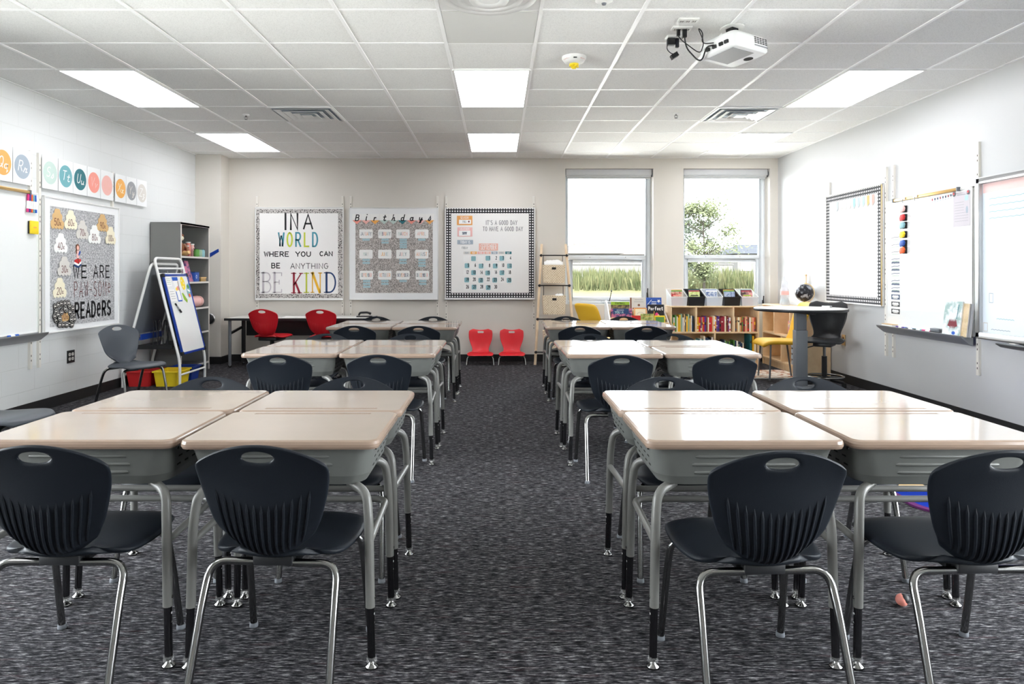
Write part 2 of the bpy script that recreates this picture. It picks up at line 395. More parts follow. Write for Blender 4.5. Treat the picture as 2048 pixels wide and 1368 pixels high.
# ---------------------------------------------------------------- hand lettering made of strokes
def arc(cx, cy, rx, ry, a0, a1, n=8): return [(cx + rx * math.cos(R(a0 + (a1 - a0) * k / n)), cy + ry * math.sin(R(a0 + (a1 - a0) * k / n))) for k in range(n + 1)]
O_ = arc(.5, .5, .46, .5, 90, 450, 14)
G = {
 'A': [[(0, 0), (.5, 1), (1, 0)], [(.14, .36), (.86, .36)]], 'B': [[(.05, 0), (.05, 1), (.55, 1)] + arc(.55, .77, .3, .23, 90, -90, 6) + [(.05, .54)], [(.55, .54)] + arc(.58, .27, .36, .27, 90, -90, 6) + [(.05, 0)]],
 'C': [arc(.52, .5, .46, .5, 50, 310, 12)], 'D': [[(.05, 0), (.05, 1), (.4, 1)] + arc(.4, .5, .52, .5, 90, -90, 10) + [(.05, 0)]],
 'E': [[(.9, 1), (.08, 1), (.08, 0), (.92, 0)], [(.08, .52), (.75, .52)]], 'F': [[(.9, 1), (.08, 1), (.08, 0)], [(.08, .52), (.75, .52)]],
 'G': [arc(.52, .5, .46, .5, 50, 360, 12) + [(.6, .5)]], 'H': [[(.06, 0), (.06, 1)], [(.94, 0), (.94, 1)], [(.06, .5), (.94, .5)]], 'I': [[(.5, 0), (.5, 1)]],
 'J': [[(.8, 1), (.8, .3)] + arc(.45, .3, .35, .3, 0, -170, 7)], 'K': [[(.08, 0), (.08, 1)], [(.92, 1), (.08, .42)], [(.35, .6), (.95, 0)]], 'L': [[(.1, 1), (.1, 0), (.9, 0)]],
 'M': [[(0, 0), (.1, 1), (.5, .3), (.9, 1), (1, 0)]], 'N': [[(.06, 0), (.06, 1), (.94, 0), (.94, 1)]], 'O': [O_], 'P': [[(.08, 0), (.08, 1), (.55, 1)] + arc(.55, .74, .36, .26, 90, -90, 7) + [(.08, .48)]],
 'Q': [O_, [(.6, .3), (1, -.05)]], 'R': [[(.08, 0), (.08, 1), (.55, 1)] + arc(.55, .74, .36, .26, 90, -90, 7) + [(.08, .48)], [(.45, .48), (.95, 0)]],
 'S': [arc(.5, .75, .38, .25, 40, 270, 8) + arc(.5, .25, .42, .25, 90, -150, 8)], 'T': [[(0, 1), (1, 1)], [(.5, 1), (.5, 0)]], 'U': [[(.06, 1), (.06, .35)] + arc(.5, .35, .44, .35, 180, 360, 8) + [(.94, 1)]],
 'V': [[(0, 1), (.5, 0), (1, 1)]], 'W': [[(0, 1), (.25, 0), (.5, .8), (.75, 0), (1, 1)]], 'X': [[(0, 1), (1, 0)], [(1, 1), (0, 0)]], 'Y': [[(0, 1), (.5, .45), (1, 1)], [(.5, .45), (.5, 0)]], 'Z': [[(0, 1), (1, 1), (0, 0), (1, 0)]],
 '0': [O_], '1': [[(.2, .8), (.55, 1), (.55, 0)]], '2': [arc(.5, .72, .42, .28, 170, -20, 8) + [(.05, 0), (.95, 0)]], '3': [arc(.45, .75, .38, .25, 150, -90, 8), arc(.45, .26, .44, .26, 90, -150, 8)],
 '4': [[(.75, 0), (.75, 1), (.02, .32), (1, .32)]], '5': [[(.9, 1), (.2, 1), (.14, .56)] + arc(.48, .32, .42, .32, 120, -150, 9)], '6': [[(.75, 1), (.2, .5)] + arc(.5, .3, .42, .3, 160, 520, 12)],
 '7': [[(.05, 1), (.95, 1), (.4, 0)]], '8': [arc(.5, .76, .34, .24, 90, 450, 10), arc(.5, .27, .44, .27, 90, 450, 12)], '9': [arc(.5, .7, .42, .3, 0, 360, 12) + [(.92, .7), (.6, 0)]],
 '-': [[(.1, .45), (.9, .45)]], "'": [[(.5, 1), (.45, .78)]], '.': [[(.5, 0), (.5, .05)]], '%': [arc(.2, .8, .16, .18, 0, 360, 6), arc(.8, .2, .16, .18, 0, 360, 6), [(.9, 1), (.1, 0)]], '&': [[(1, 0), (.2, .8), (.45, 1), (.6, .8), (.05, .25), (.4, 0), (.95, .4)]],
 'a': [arc(.42, .28, .36, .28, 30, 390, 10), [(.8, .58), (.78, .1), (1, .02)]], 'b': [[(.1, 1), (.1, 0)], arc(.45, .28, .36, .28, 180, -180, 10)], 'c': [arc(.5, .28, .42, .28, 40, 320, 9)],
 'd': [arc(.42, .28, .36, .28, 20, 380, 10), [(.82, 1.05), (.76, .1), (1, .02)]], 'e': [[(.1, .3), (.85, .34)] + arc(.48, .3, .38, .29, 10, 310, 9)], 'f': [arc(.6, .78, .3, .24, 40, 180, 5) + [(.3, 0)], [(.08, .55), (.7, .55)]],
 'g': [arc(.42, .3, .36, .27, 30, 390, 10), [(.8, .58), (.78, -.2)] + arc(.44, -.22, .34, .2, 0, -170, 6)], 'h': [[(.25, 1.05), (.05, 0), (.3, .45), (.6, .55), (.72, .42), (.68, .05), (1, .05)]], 'i': [[(.45, .56), (.4, .05), (.75, .05)], [(.5, .8), (.5, .86)]],
 'l': [[(.5, 1), (.5, 0)]], 'm': [[(.05, 0), (.05, .56)], arc(.27, .36, .2, .2, 180, 0, 5) + [(.47, 0)], arc(.72, .36, .22, .2, 180, 0, 5) + [(.95, 0)]], 'n': [[(.08, 0), (.08, .56)], arc(.48, .34, .4, .22, 180, 0, 6) + [(.88, 0)]],
 'o': [arc(.5, .28, .42, .28, 90, 450, 10)], 'p': [[(.08, .56), (.08, -.42)], arc(.45, .28, .37, .28, 180, -180, 10)], 'q': [arc(.42, .3, .36, .27, 30, 390, 10), [(.8, .58), (.78, -.4), (1, -.2)]], 'r': [[(.05, .05), (.3, .58), (.45, .46), (.75, .5), (.62, .06), (1, .1)]],
 's': [[(.05, .06), (.5, .6), (.7, .2), (.4, 0), (.12, .1)]], 't': [[(.5, .95), (.4, .1), (.6, 0), (.9, .1)], [(.1, .62), (.85, .66)]], 'u': [[(.08, .55), (.1, .15), (.35, 0), (.7, .2), (.8, .55), (.78, .06), (1, .05)]], 'v': [[(.05, .5), (.2, .55), (.4, .02), (.8, .5), (1, .5)]],
 'w': [[(.02, .52), (.15, .05), (.35, .05), (.5, .45), (.58, .05), (.8, .08), (.92, .5), (1.05, .45)]], 'x': [[(.05, .5), (.3, .5), (.6, .02), (.95, .06)], [(.85, .55), (.1, .0)]], 'y': [[(.08, .55), (.12, .15), (.4, .05), (.75, .5), (.78, .55), (.6, -.35), (.25, -.35), (.4, -.1), (1, .2)]],
 'z': [[(.1, .5), (.7, .52), (.3, .2), (.65, .02), (.4, -.38), (.15, -.3), (.9, .1)]]}
G['ř'] = [[(.12, .0), (.16, .56)], [(.14, .34), (.34, .54), (.62, .52)]]
NARROW = {'I': .3, '1': .6, "'": .35, 'i': .5, 'l': .4, '.': .3, '-': .7, 'J': .8}
def text_width(t, w, gap): return sum((w * .6 if c == ' ' else w * NARROW.get(c, 1)) + gap for c in t) - gap
def strokes(mb, t, x, z, h, w, th, y, m, gap=None, slant=0., center=True, mats=None, tilt=0.):
    gap = w * .28 if gap is None else gap
    px = x - text_width(t, w, gap) / 2 if center else x
    for i, c in enumerate(t):
        if c == ' ': px += w * .6 + gap; continue
        k = NARROW.get(c, 1); mm = mats[i % len(mats)] if mats else m; cw = w * k
        for pl in G.get(c, []):
            pts = [(px + (a if k == 1 else (a - .5) + .5) * cw + slant * b * h, z + b * h + tilt * (px - x)) for a, b in pl]
            ribbon(mb, pts, th, y, mm)
        px += cw + gap
def ribbon(mb, pts, th, y, m):
    n = len(pts); L = []; Rr = []
    for i, p in enumerate(pts):
        a = pts[max(i - 1, 0)]; b = pts[min(i + 1, n - 1)]
        d1 = Vector((p[0] - a[0], p[1] - a[1])); d2 = Vector((b[0] - p[0], b[1] - p[1]))
        if d1.length > 1e-9: d1.normalize()
        if d2.length > 1e-9: d2.normalize()
        d = d1 + d2
        if d.length < .3:
            d = d2 if d2.length > 0 else d1
        d.normalize(); nrm = Vector((-d.y, d.x))
        ref = d1 if d1.length > .5 else d2
        cs = abs(d.dot(ref)); k = min(1 / max(cs, .45), 2.0)
        e = Vector((0, 0))
        if i == 0: e = -d * th * .3
        if i == n - 1: e = d * th * .3
        L.append((p[0] + nrm.x * th / 2 * k + e.x, y, p[1] + nrm.y * th / 2 * k + e.y)); Rr.append((p[0] - nrm.x * th / 2 * k + e.x, y, p[1] - nrm.y * th / 2 * k + e.y))
    mb.add(L + Rr, [(n + i, n + i + 1, i + 1, i) for i in range(n - 1)], m)
def front_rect(mb, x0, x1, z0, z1, y, m): mb.poly([(x0, y, z0), (x1, y, z0), (x1, y, z1), (x0, y, z1)], m)
def front_disc(mb, x, z, rx, rz, y, m, n=28): mb.poly([(x + rx * math.cos(2 * PI * k / n), y, z + rz * math.sin(2 * PI * k / n)) for k in range(n)], m)
LEFTWALL, RIGHTWALL = R(90), R(-90)

# ---------------------------------------------------------------- the room shell
def sbox(name, x0, x1, y0, y1, z0, z1, m): return struct(MB().box(x0, x1, y0, y1, z0, z1, m).build(name))
sbox('floor', XL - .2, XR + .2, YF - .2, YB + .3, -.12, 0, 'carpet')
WZ0, WZ1 = .25, 2.45      # unseen side windows, added to brighten the ceiling and the room
for nm, xa, xb, m, n_, fx, WY0, WY1, rz in (('wall_left', XL - .2, XL, 'painted_block', 3, XL - .14, .3, 4.2, R(-90)), ('wall_right', XR, XR + .2, 'wall_right', 4, XR + .07, -.6, 3.40, R(90))):
    q = MB()
    for y0, y1, z0, z1 in ((YF - .2, WY0, 0, H + .1), (WY1, YB + .3, 0, H + .1), (WY0, WY1, 0, WZ0), (WY0, WY1, WZ1, H + .1)): q.box(xa, xb, y0, y1, z0, z1, m)
    struct(q.build(nm)); q = MB()
    for k in range(4): yy = WY0 + (WY1 - WY0) * k / 3; q.box(fx, fx + .07, yy - (.03 if k else 0), yy + (.03 if k < 3 else 0), WZ0, WZ1, 'window_frame')
    q.box(fx, fx + .07, WY0, WY1, WZ0, WZ0 + .06, 'window_frame').box(fx, fx + .07, WY0, WY1, WZ1 - .06, WZ1, 'window_frame'); fo = struct(q.build('window_%d' % n_))  # added window out of view, numbered after the two real ones
    MB().box(fx + .03, fx + .035, WY0 + .03, WY1 - .03, WZ0 + .06, WZ1 - .06, 'window_glass').build('glass_pane', fo)
    pt = portal(WY0, WY1, WZ0, WZ1); pt.location = (fx + (0 if n_ == 3 else .07), (WY0 + WY1) / 2, (WZ0 + WZ1) / 2); pt.rotation_euler = (R(90), 0, rz)
sbox('wall_front', XL, XR, YF - .2, YF, 0, H + .1, 'wall_front')
WINS = [(.923, 2.127, .779, 2.64), (2.538, 3.721, .779, 2.64)]
w = MB(); (a0, a1, zb, zt), (b0, b1, _, _) = WINS
for x0, x1, z0, z1 in ((XL, a0, 0, H + .1), (a0, a1, 0, zb), (a0, a1, zt, H + .1), (a1, b0, 0, H + .1), (b0, b1, 0, zb), (b0, b1, zt, H + .1), (b1, XR, 0, H + .1)):
    w.box(x0, x1, YB, YB + .3, z0, z1, 'wall_back')
struct(w.build('wall_back'))
struct(MB().box(XL, -3.68, 9.33, YB, 0, H, 'wall_back').build('pillar'))
sbox('ceiling', XL - .2, XR + .2, YF - .2, YB + .3, H, H + .15, 'ceiling_tile')
g = MB()
GX = [-.355 + .61 * k for k in range(-6, 7)]; GY = [4.19 + .61 * k for k in range(-11, 9)]
for x in GX:
    if XL + .02 < x < XR - .02: g.box(x - .012, x + .012, YF, YB, H - .006, H + .001, 'grid_metal')
for y in GY:
    if y > YF: g.box(XL, XR, y - .011, y + .011, H - .003, H + .001, 'grid_metal')
g.box(XL, XR, YB - .02, YB, H - .005, H + .001, 'grid_metal'); g.box(XL, XL + .02, YF, YB, H - .005, H + .001, 'grid_metal'); g.box(XR - .02, XR, YF, YB, H - .005, H + .001, 'grid_metal')
struct(g.build('ceiling_grid'))
for nm, (x0, x1, y0, y1) in dict(baseboard_left=(XL, XL + .008, YF, 9.33), baseboard_right=(XR - .008, XR, YF, YB), baseboard_back=(-3.672, XR, YB - .008, YB), baseboard_front=(XL, XR, YF, YF + .008)).items():
    sbox(nm, x0, x1, y0, y1, 0, .098, 'black_rubber')
struct(MB().box(XL, -3.672, 9.322, 9.33, 0, .098, 'black_rubber').box(-3.68, -3.672, 9.33, YB, 0, .098, 'black_rubber').build('baseboard_pillar'))

# windows: outer frame, transom, opening sash below, panes, latch, crank
def window(n, W, gu, gl, latch_px):
    x0, x1, z0, z1 = W
    f = MB(); y0, y1 = WIN_Y, WIN_Y + .07
    ul, ur = bw(gu[0], 0, y0)[0], bw(gu[1], 0, y0)[0]; ut, ub = bw(0, gu[2], y0)[1], bw(0, gu[3], y0)[1]
    ll, lr = bw(gl[0], 0, y0)[0], bw(gl[1], 0, y0)[0]; lt, lb = bw(0, gl[2], y0)[1], bw(0, gl[3], y0)[1]
    f.box(x0, ul, y0, y1, z0, z1, 'window_frame'); f.box(ur, x1, y0, y1, z0, z1, 'window_frame')
    f.box(ul, ur, y0, y1, ut, z1, 'window_frame'); f.box(ul, ur, y0, y1, z0, lb - .055, 'window_frame')
    root = struct(f.build('window_%d' % n, bevel=.004))
    tz = lt + .05
    t = MB().box(ul, ur, y0 - .012, y1, tz, ub, 'window_frame')
    for q in (.28, .74): t.cyl((ul + (ur - ul) * q, y0 - .014, (tz + ub) / 2), (ul + (ur - ul) * q, y0 - .010, (tz + ub) / 2), .006, 'grey_steel', 8)
    t.build('transom', root, bevel=.004)
    s = MB(); a, b = ul + .002, ur - .002
    for q in ((a, ll, lb - .05, tz - .002), (lr, b, lb - .05, tz - .002), (ll, lr, lt, tz - .002), (ll, lr, lb - .05, lb)): s.box(q[0], q[1], y0 + .008, y1 - .01, q[2], q[3], 'window_frame')
    s.build('sash', root, bevel=.006)
    MB().box(ul, ur, y0 + .04, y0 + .046, ub, ut, 'window_glass').build('glass_pane', root)
    MB().box(ll, lr, y0 + .04, y0 + .046, lb, lt, 'window_glass').build('glass_pane', root)
    lx, lz = bw(*latch_px, y0)
    MB().box(lx - .008, lx + .008, y0 - .03, y0, lz - .05, lz + .02, 'black_plastic').bar((lx, y0 - .03, lz + .01), (lx, y0 - .045, lz + .08), .012, .01, 'black_plastic').build('latch', root)
    if n == 1:
        cx, cz = bw(1215, 602, y0)
        c = MB().box(cx - .09, cx + .09, y0 - .035, y0, cz - .012, cz + .006, 'window_frame').tube([(cx + .02, y0 - .03, cz), (cx + .025, y0 - .05, cz + .03), (cx + .045, y0 - .055, cz + .13)], .006, 'black_metal', 8)
        c.sphere((cx + .046, y0 - .055, cz + .14), .012, 'black_metal', 10); c.build('crank_handle', root)
    b = thing('roller_blind', 'rolled up grey roller blind at the top of the %s window' % ('left' if n == 1 else 'right'), 'blind', ((x0 + x1) / 2, 9.70, z1 - .055), group='roller blinds')
    hw = (x1 - x0) / 2 - .012
    MB().box(-hw, hw, -.045, .045, -.03, .053, 'blind').build('cassette', b, bevel=.006)
    MB().cyl((-hw + .01, 0, -.028), (hw - .01, 0, -.028), .03, 'blind').build('roller', b)
    MB().box(-hw + .015, hw - .015, -.006, .006, -.076, -.056, 'blind').build('hem_bar', b, bevel=.003)
    MB().cyl((hw, -.01, -.01), (hw + .01, -.01, -.01), .042, 'grey_steel').build('end_bracket', b)
    portal(x0, x1, z0, z1)
window(1, WINS[0], (1136, 1291, 353, 511), (1145, 1284, 526, 594), (1294, 588))
window(2, WINS[1], (1369, 1518, 353, 510), (1376, 1511, 524, 596), (1525, 603))

# ---------------------------------------------------------------- ceiling fittings
def ceil_light(x, y0, lab):
    t = thing('ceiling_light', lab, 'light', (x + .305, y0 + .61, H), group='flat ceiling lights')
    f = MB()
    for a in ((-.305, -.288, -.61, .61), (.288, .305, -.61, .61), (-.288, .288, -.61, -.593), (-.288, .288, .593, .61)): f.box(*a, -.012, 0, 'white_metal')
    f.build('frame', t); MB().box(-.288, .288, -.593, .593, -.009, -.002, 'light_lens').build('lens', t)
for x, nm in ((-3.405, 'left'), (-.355, 'middle'), (2.695, 'right')):
    ceil_light(x, 5.41, 'glowing flat ceiling light, nearer one of the %s column' % nm)
    ceil_light(x, 7.86, 'glowing flat ceiling light, farther one of the %s column' % nm)
for x, nm in ((-3.405, 'left'), (2.695, 'right')): ceil_light(x, .53, 'added flat ceiling light above the unseen front of the room, the %s one' % nm)  # out of view pair, added for even illumination
for x, nm in ((-2.185, 'left'), (2.085, 'right')):
    t = thing('air_diffuser', 'square louvred air diffuser in the ceiling beside the %s far light' % nm, 'vent', (x + .305, 6.945, H), group='square air diffusers')
    MB().box(-.29, .29, -.29, .29, -.004, -.001, 'slate').build('backing', t)
    f = MB()
    for s_ in (-1, 1): f.box(s_ * .297 - .01, s_ * .297 + .01, -.305, .305, -.014, 0, 'white_metal'); f.box(-.29, .29, s_ * .297 - .01, s_ * .297 + .01, -.014, 0, 'white_metal')
    f.build('frame', t)
    for r0, r1, z0, z1 in ((.26, .215, -.018, -.006), (.19, .14, -.022, -.008), (.115, .075, -.026, -.010)):
        q = MB(); A = [(r0, r0), (-r0, r0), (-r0, -r0), (r0, -r0)]; B = [(r1, r1), (-r1, r1), (-r1, -r1), (r1, -r1)]
        for k in range(4):
            j = (k + 1) % 4; q.poly([(*A[k], z0), (*A[j], z0), (*B[j], z1), (*B[k], z1)], 'white_metal')
        q.build('louvre', t, solid=.004)
    MB().box(-.05, .05, -.05, .05, -.028, -.024, 'white_metal').build('centre_plate', t)
t = thing('round_diffuser', 'white round cone air diffuser at the top edge of the ceiling', 'vent', (-.05, 3.885, H))
MB().box(-.295, .295, -.295, .295, -.006, -.001, 'white_metal').build('face_plate', t)
for r0, r1, z0 in ((.27, .20, -.05), (.19, .13, -.062), (.11, .03, -.072)):
    MB().lathe([(r0, z0 + .01), (r0 - .006, z0), (r1 + .02, z0 + .012), (r1, -.006)], 'white_metal', 40).build('cone', t)
for (x, y), lab in (((-.355, 4.19), 'plain grey access panel in the ceiling in front of the round diffuser'), ((2.085, 8.46), 'plain grey access panel in the ceiling near the right window')):
    tag(at(MB().box(-.29, .29, -.29, .29, -.005, -.001, 'grey_panel').build('ceiling_panel'), (x + .305, y + .305, H)), lab, 'panel', 'plain ceiling panels')
def pl(x, y, z=H): Y = F * (z - EYE) / (CY - y); return ((x - CX) * Y / F, Y)
for px, lab in (((492, 229), 'small chrome sprinkler head in the ceiling left of the left diffuser'), ((1352, 226), 'small chrome sprinkler head in the ceiling left of the right diffuser')):
    t = thing('sprinkler', lab, 'sprinkler', (*pl(*px), H), group='sprinkler heads')
    MB().lathe([(.032, 0), (.032, -.006), (.014, -.012)], 'white_metal', 18).build('escutcheon', t)
    MB().cyl((0, 0, -.01), (0, 0, -.03), .008, 'chrome').tube([(-.014, 0, -.02), (-.016, 0, -.035), (0, 0, -.05), (.016, 0, -.035), (.014, 0, -.02)], .003, 'chrome', 6).build('head', t)
    MB().lathe([(0, -.054), (.016, -.052), (.016, -.049), (0, -.049)], 'chrome', 14).build('deflector', t)
t = thing('ceiling_sensor', 'small white round sensor at the top edge of the ceiling', 'sensor', (*pl(1208, -2), H))
MB().lathe([(.05, 0), (.05, -.012), (.035, -.022), (0, -.026)], 'white_metal', 24).build('housing', t)
MB().lathe([(.015, -.024), (.012, -.034), (0, -.038)], 'grey_steel', 14).build('eye', t)
t = thing('smoke_alarm', 'round white alarm with red ALERT lettering and a yellow guard on the ceiling', 'alarm', (*pl(1148, 114), H))
b = MB().lathe([(.088, 0), (.088, -.012), (.07, -.04), (.045, -.05), (0, -.052)], 'white_metal', 40)
for base in (198, 302):
    for i, c in enumerate('ALERT'):
        th = R(base + i * 9.5); q = MB(); strokes(q, c, 0, -.005, .011, .008, .0022, 0, 'red')
        M = Matrix.Translation((.0815 * math.cos(th), .0815 * math.sin(th), -.0255)) @ Matrix.Rotation(th + PI / 2, 4, 'Z') @ Matrix.Rotation(R(-33), 4, 'X')
        b.add([M @ Vector(v) for v in q.v], q.f, 'red')
b.build('housing', t)
MB().box(-.012, .012, -.082, -.076, -.03, -.022, 'black_plastic').build('led_window', t)
q = MB().lathe([(.034, -.05), (.034, -.06), (.02, -.064), (.016, -.084), (0, -.086)], 'yellow', 18)
for k in range(4): q.bar((0, 0, -.07), (.036 * math.cos(k * PI / 2 + .4), .036 * math.sin(k * PI / 2 + .4), -.068), .012, .01, 'yellow')
q.build('guard', t)

# projector on its ceiling mount, with ceiling outlets and cables
PX, PY, PZ = 1.50, 4.46, H - .20
t = thing('projector', 'white projector hanging from the ceiling on a black mount', 'projector', (PX, PY, PZ), rot=(R(-6), 0, R(34)))
w2, d2, h = .166, .14, .105
b = MB(); low = rrect(2 * w2, 2 * d2, .03, 4); up = rrect(2 * w2 - .03, 2 * d2 - .03, .04, 4)
b.v = []; n = len(low)
b.add([(x, y, 0) for x, y in rrect(2*w2-.02, 2*d2-.02, .03, 4)] + [(x, y, .012) for x, y in low] + [(x, y, h - .02) for x, y in low] + [(x, y, h) for x, y in up],
      [tuple(range(n - 1, -1, -1)), tuple(range(3 * n, 4 * n))] + [(k * n + i, k * n + (i + 1) % n, (k + 1) * n + (i + 1) % n, (k + 1) * n + i) for k in range(3) for i in range(n)], 'white_paint')
b.build('body', t, bevel=.003)
q = MB()
for i in range(5):
    for k in range(4): q.box(.022 + i * .026, .041 + i * .026, -d2 - .002, -d2 + .004, .046 + k * .011, .052 + k * .011, 'vent_shadow')
q.build('vent_grille', t); MB().box(.02, .15, -d2 - .0015, -d2 + .003, .028, .036, 'grey').build('label_strip', t)
MB().box(-.14, .06, -.10, .10, -.002, .001, 'tray_grey').build('lamp_cover', t)
MB().cyl((.115, -.02, -.001), (.115, -.02, .012), .03, 'ink_black', 20).build('lens', t)
q = MB()
for yy in (-.09, -.05, .0, .05): q.box(-w2 - .012, -w2 + .004, yy, yy + .026, .03, .05, 'black_plastic')
q.build('connector_panel', t)
m = MB().box(-.07, .10, -.05, .06, h, h + .018, 'black_metal').box(-.02, .04, -.02, .03, h + .018, .195, 'black_metal'); m.bar((-.06, .0, h + .02), (.0, .0, .17), .02, .02, 'black_metal'); m.bar((.1, .02, h + .01), (.02, .02, .16), .02, .02, 'black_metal')
m.build('mount', t); MB().lathe([(.075, .188), (.075, .196), (.05, .199)], 'white_metal', 28, c=(.01, .005, 0)).build('ceiling_plate', t)
def c2(x, y, z): Y = F * (z - EYE) / (CY - y); return ((x - CX) * Y / F, Y, z)
for i, (px, lab) in enumerate((((1376, 39), 'white ceiling outlet plate with three sockets, nearest of the three'), ((1363, 55.5), 'white ceiling outlet plate in the middle with two black plugs in it'), ((1351, 73), 'white ceiling outlet plate, farthest, with a black adapter hanging'))):
    t = thing('ceiling_outlet', lab, 'outlet', (*pl(*px), H), group='ceiling outlet plates')
    MB().box(-.062, .062, -.036, .036, -.010, 0, 'white_metal').build('plate', t, bevel=.002)
    for k in (-1, 0, 1):
        q = MB().box(k * .038 - .015, k * .038 + .015, -.024, .024, -.0125, -.009, 'grey_panel'); q.box(k * .038 - .008, k * .038 - .004, -.008, .008, -.0135, -.012, 'dark_hole'); q.box(k * .038 + .004, k * .038 + .008, -.008, .008, -.0135, -.012, 'dark_hole'); q.build('socket', t)
ox, oy = pl(1363, 55.5); o3 = pl(1351, 73)
t = thing('power_cable', 'black cable sagging from the middle ceiling outlet to the projector', 'cable', (ox + .02, oy, H - .0135))
def rel(L, o): return [(a - o[0], b - o[1], c - o[2]) for a, b, c in L]
o = t.location
MB().tube(fillet(rel([(o[0], o[1], o[2] - .05), (o[0] + .01, oy, H - .13), (o[0] + .10, oy - .02, H - .24), (1.30, 4.38, H - .16), (1.345, 4.38, PZ + .05)], o), .08), .005, 'black_rubber', 8).build('cord', t)
MB().box(-.012, .012, -.014, .014, -.05, 0, 'black_plastic').build('plug', t, bevel=.002)
t = thing('video_cable', 'thinner black cable looping from the ceiling outlets into the projector back', 'cable', (ox - .02, oy, H - .0135)); o = t.location
MB().tube(fillet(rel([(o[0], o[1], o[2] - .04), (o[0] + .02, oy, H - .08), (o[0] + .14, oy, H - .17), (1.28, 4.36, H - .14), (1.25, 4.40, H - .03), (1.30, 4.45, H - .05), (1.28, 4.42, H - .13), (1.342, 4.37, PZ + .06)], o), .05), .0035, 'black_rubber', 8).build('cord', t)
MB().box(-.010, .010, -.012, .012, -.04, 0, 'black_plastic').build('plug', t, bevel=.002)
t = thing('power_adapter', 'black power adapter hanging by its lead from the far ceiling outlet', 'adapter', (o3[0], o3[1], H - .0135))
MB().box(-.055, -.005, -.02, .02, -.045, 0, 'black_plastic').box(.0, .022, -.012, .012, -.06, 0, 'black_plastic').build('plug', t, bevel=.003)
MB().tube(fillet([(-.05, 0, -.03), (-.06, 0, -.07), (-.03, 0, -.10), (.0, 0, -.105)], .03), .003, 'black_rubber', 6).build('lead', t)
MB().hexa([(-.02, -.02, -.14), (.02, -.02, -.115), (.02, .02, -.115), (-.02, .02, -.14)], [(-.035, -.02, -.115), (.005, -.02, -.09), (.005, .02, -.09), (-.035, .02, -.115)], 'black_plastic').build('brick', t)

# ---------------------------------------------------------------- outdoors
random.seed(4)
def ter(y): return curve([9.9, 14, 20, 28, 60, 120], [-.1, .15, .5, .72, .8, .9], y)
rows = [[(x, y, ter(y)) for x in (-20, 0, 10, 20, 40, 90)] for y in (9.92, 12, 14, 17, 20, 24, 28, 40, 60, 90, 120)]
mat('bounce_concrete', (214, 212, 206), .9, vary=.05)  # pale colour of the added bounce surfaces outdoors
leaf_mat('lawn', (58, 58, 36), (68, 66, 44)); leaf_mat('weed', (42, 48, 29), (68, 68, 46)); leaf_mat('leaf_light', (52, 58, 38), (72, 76, 56)); leaf_mat('leaf_dark', (34, 41, 33), (58, 64, 53))
mat('shingle', (58, 55, 53), .9, spec=.02, vary=.12, vscale=3); mat('shingle_dark', (42, 44, 48), .9, spec=.02, vary=.12, vscale=3); mat('siding', (74, 73, 71), .8, spec=.02); mat('bark', (44, 40, 36), .9, spec=.02)
struct(MB().grid([[(x, y, ter(y) + .02) for x in (-14, -4, 4, 14)] for y in (9.92, 11, 12.5, 14, 15.5)], 'bounce_concrete').build('bounce_apron'))  # unseen pale apron, added to bounce daylight onto the ceiling
struct(MB().grid(rows, 'lawn').build('ground'))
struct(MB().grid([[(x, y, -.14) for x in (-40, 0, 40)] for y in (-60, -20, 9.9)], 'bounce_concrete').build('bounce_ground'))  # unseen pale ground, added to bounce daylight in through the side windows
wd = MB()
for _ in range(5200):
    y = random.uniform(23, 29); x = random.uniform(1, 15); hgt = random.uniform(.35, .72) * (1.15 if random.random() < .15 else 1); z = ter(y) - .02
    lean = random.uniform(-.12, .12); ww = random.uniform(.012, .035); a = random.uniform(0, PI); ca, sa = math.cos(a) * ww, math.sin(a) * ww
    wd.poly([(x - ca, y - sa, z), (x + ca, y + sa, z), (x + ca + lean, y + sa, z + hgt * .8), (x + lean * 1.4, y, z + hgt)], 'weed')
tag(wd.build('tall_grass'), 'tall pale green weeds growing beyond the lawn outside the windows', 'grass', kind='stuff')
def tree(x, y, top, rad, base_cr, n, leaf, lab, sz):
    t = thing('tree', lab, 'tree', (x, y, ter(y))); g0 = ter(y); hh = top - g0
    tr = MB().tube([(0, 0, -.05), (.02, 0, hh * .4), (-.02, .02, hh * .75), (0, 0, hh * .95)], [.04, .03, .018, .006], 'bark', 8)
    for k in range(12):
        a = random.uniform(0, 2 * PI); z0 = hh * random.uniform(.28, .8); L = rad * random.uniform(.6, 1)
        tr.tube([(0, 0, z0), (L * .5 * math.cos(a), L * .5 * math.sin(a), z0 + L * .3), (L * math.cos(a), L * math.sin(a), z0 + L * .7)], [.014, .009, .004], 'bark', 5)
    tr.build('trunk', t); lf = MB(); cl = []
    for k in range(26):
        zz = random.uniform(base_cr, 1); rr = rad * math.sin(PI * min(1, max(.12, (1.08 - zz) / (1.08 - base_cr))) ** .8) * random.uniform(.3, 1); a = random.uniform(0, 2 * PI)
        cl.append((rr * math.cos(a), rr * math.sin(a), zz * hh, random.uniform(.14, .3) * rad))
    for k in range(n):
        cx, cy, cz, cr = random.choice(cl); p = Vector((random.gauss(0, 1), random.gauss(0, 1), random.gauss(0, .8))) * cr * .7 + Vector((cx, cy, cz))
        u = Vector((random.gauss(0, 1), random.gauss(0, 1), random.gauss(0, 1))).normalized(); v = u.orthogonal().normalized()
        s_ = sz * random.uniform(.6, 1.2); lf.poly([p - u * s_, p + v * s_ * .5, p + u * s_, p - v * s_ * .5], leaf)
    lf.build('foliage', t)
tree(6.45, 22, 3.32, 1.1, .2, 5200, 'leaf_light', 'young airy tree with pale green leaves outside the right window', .055)
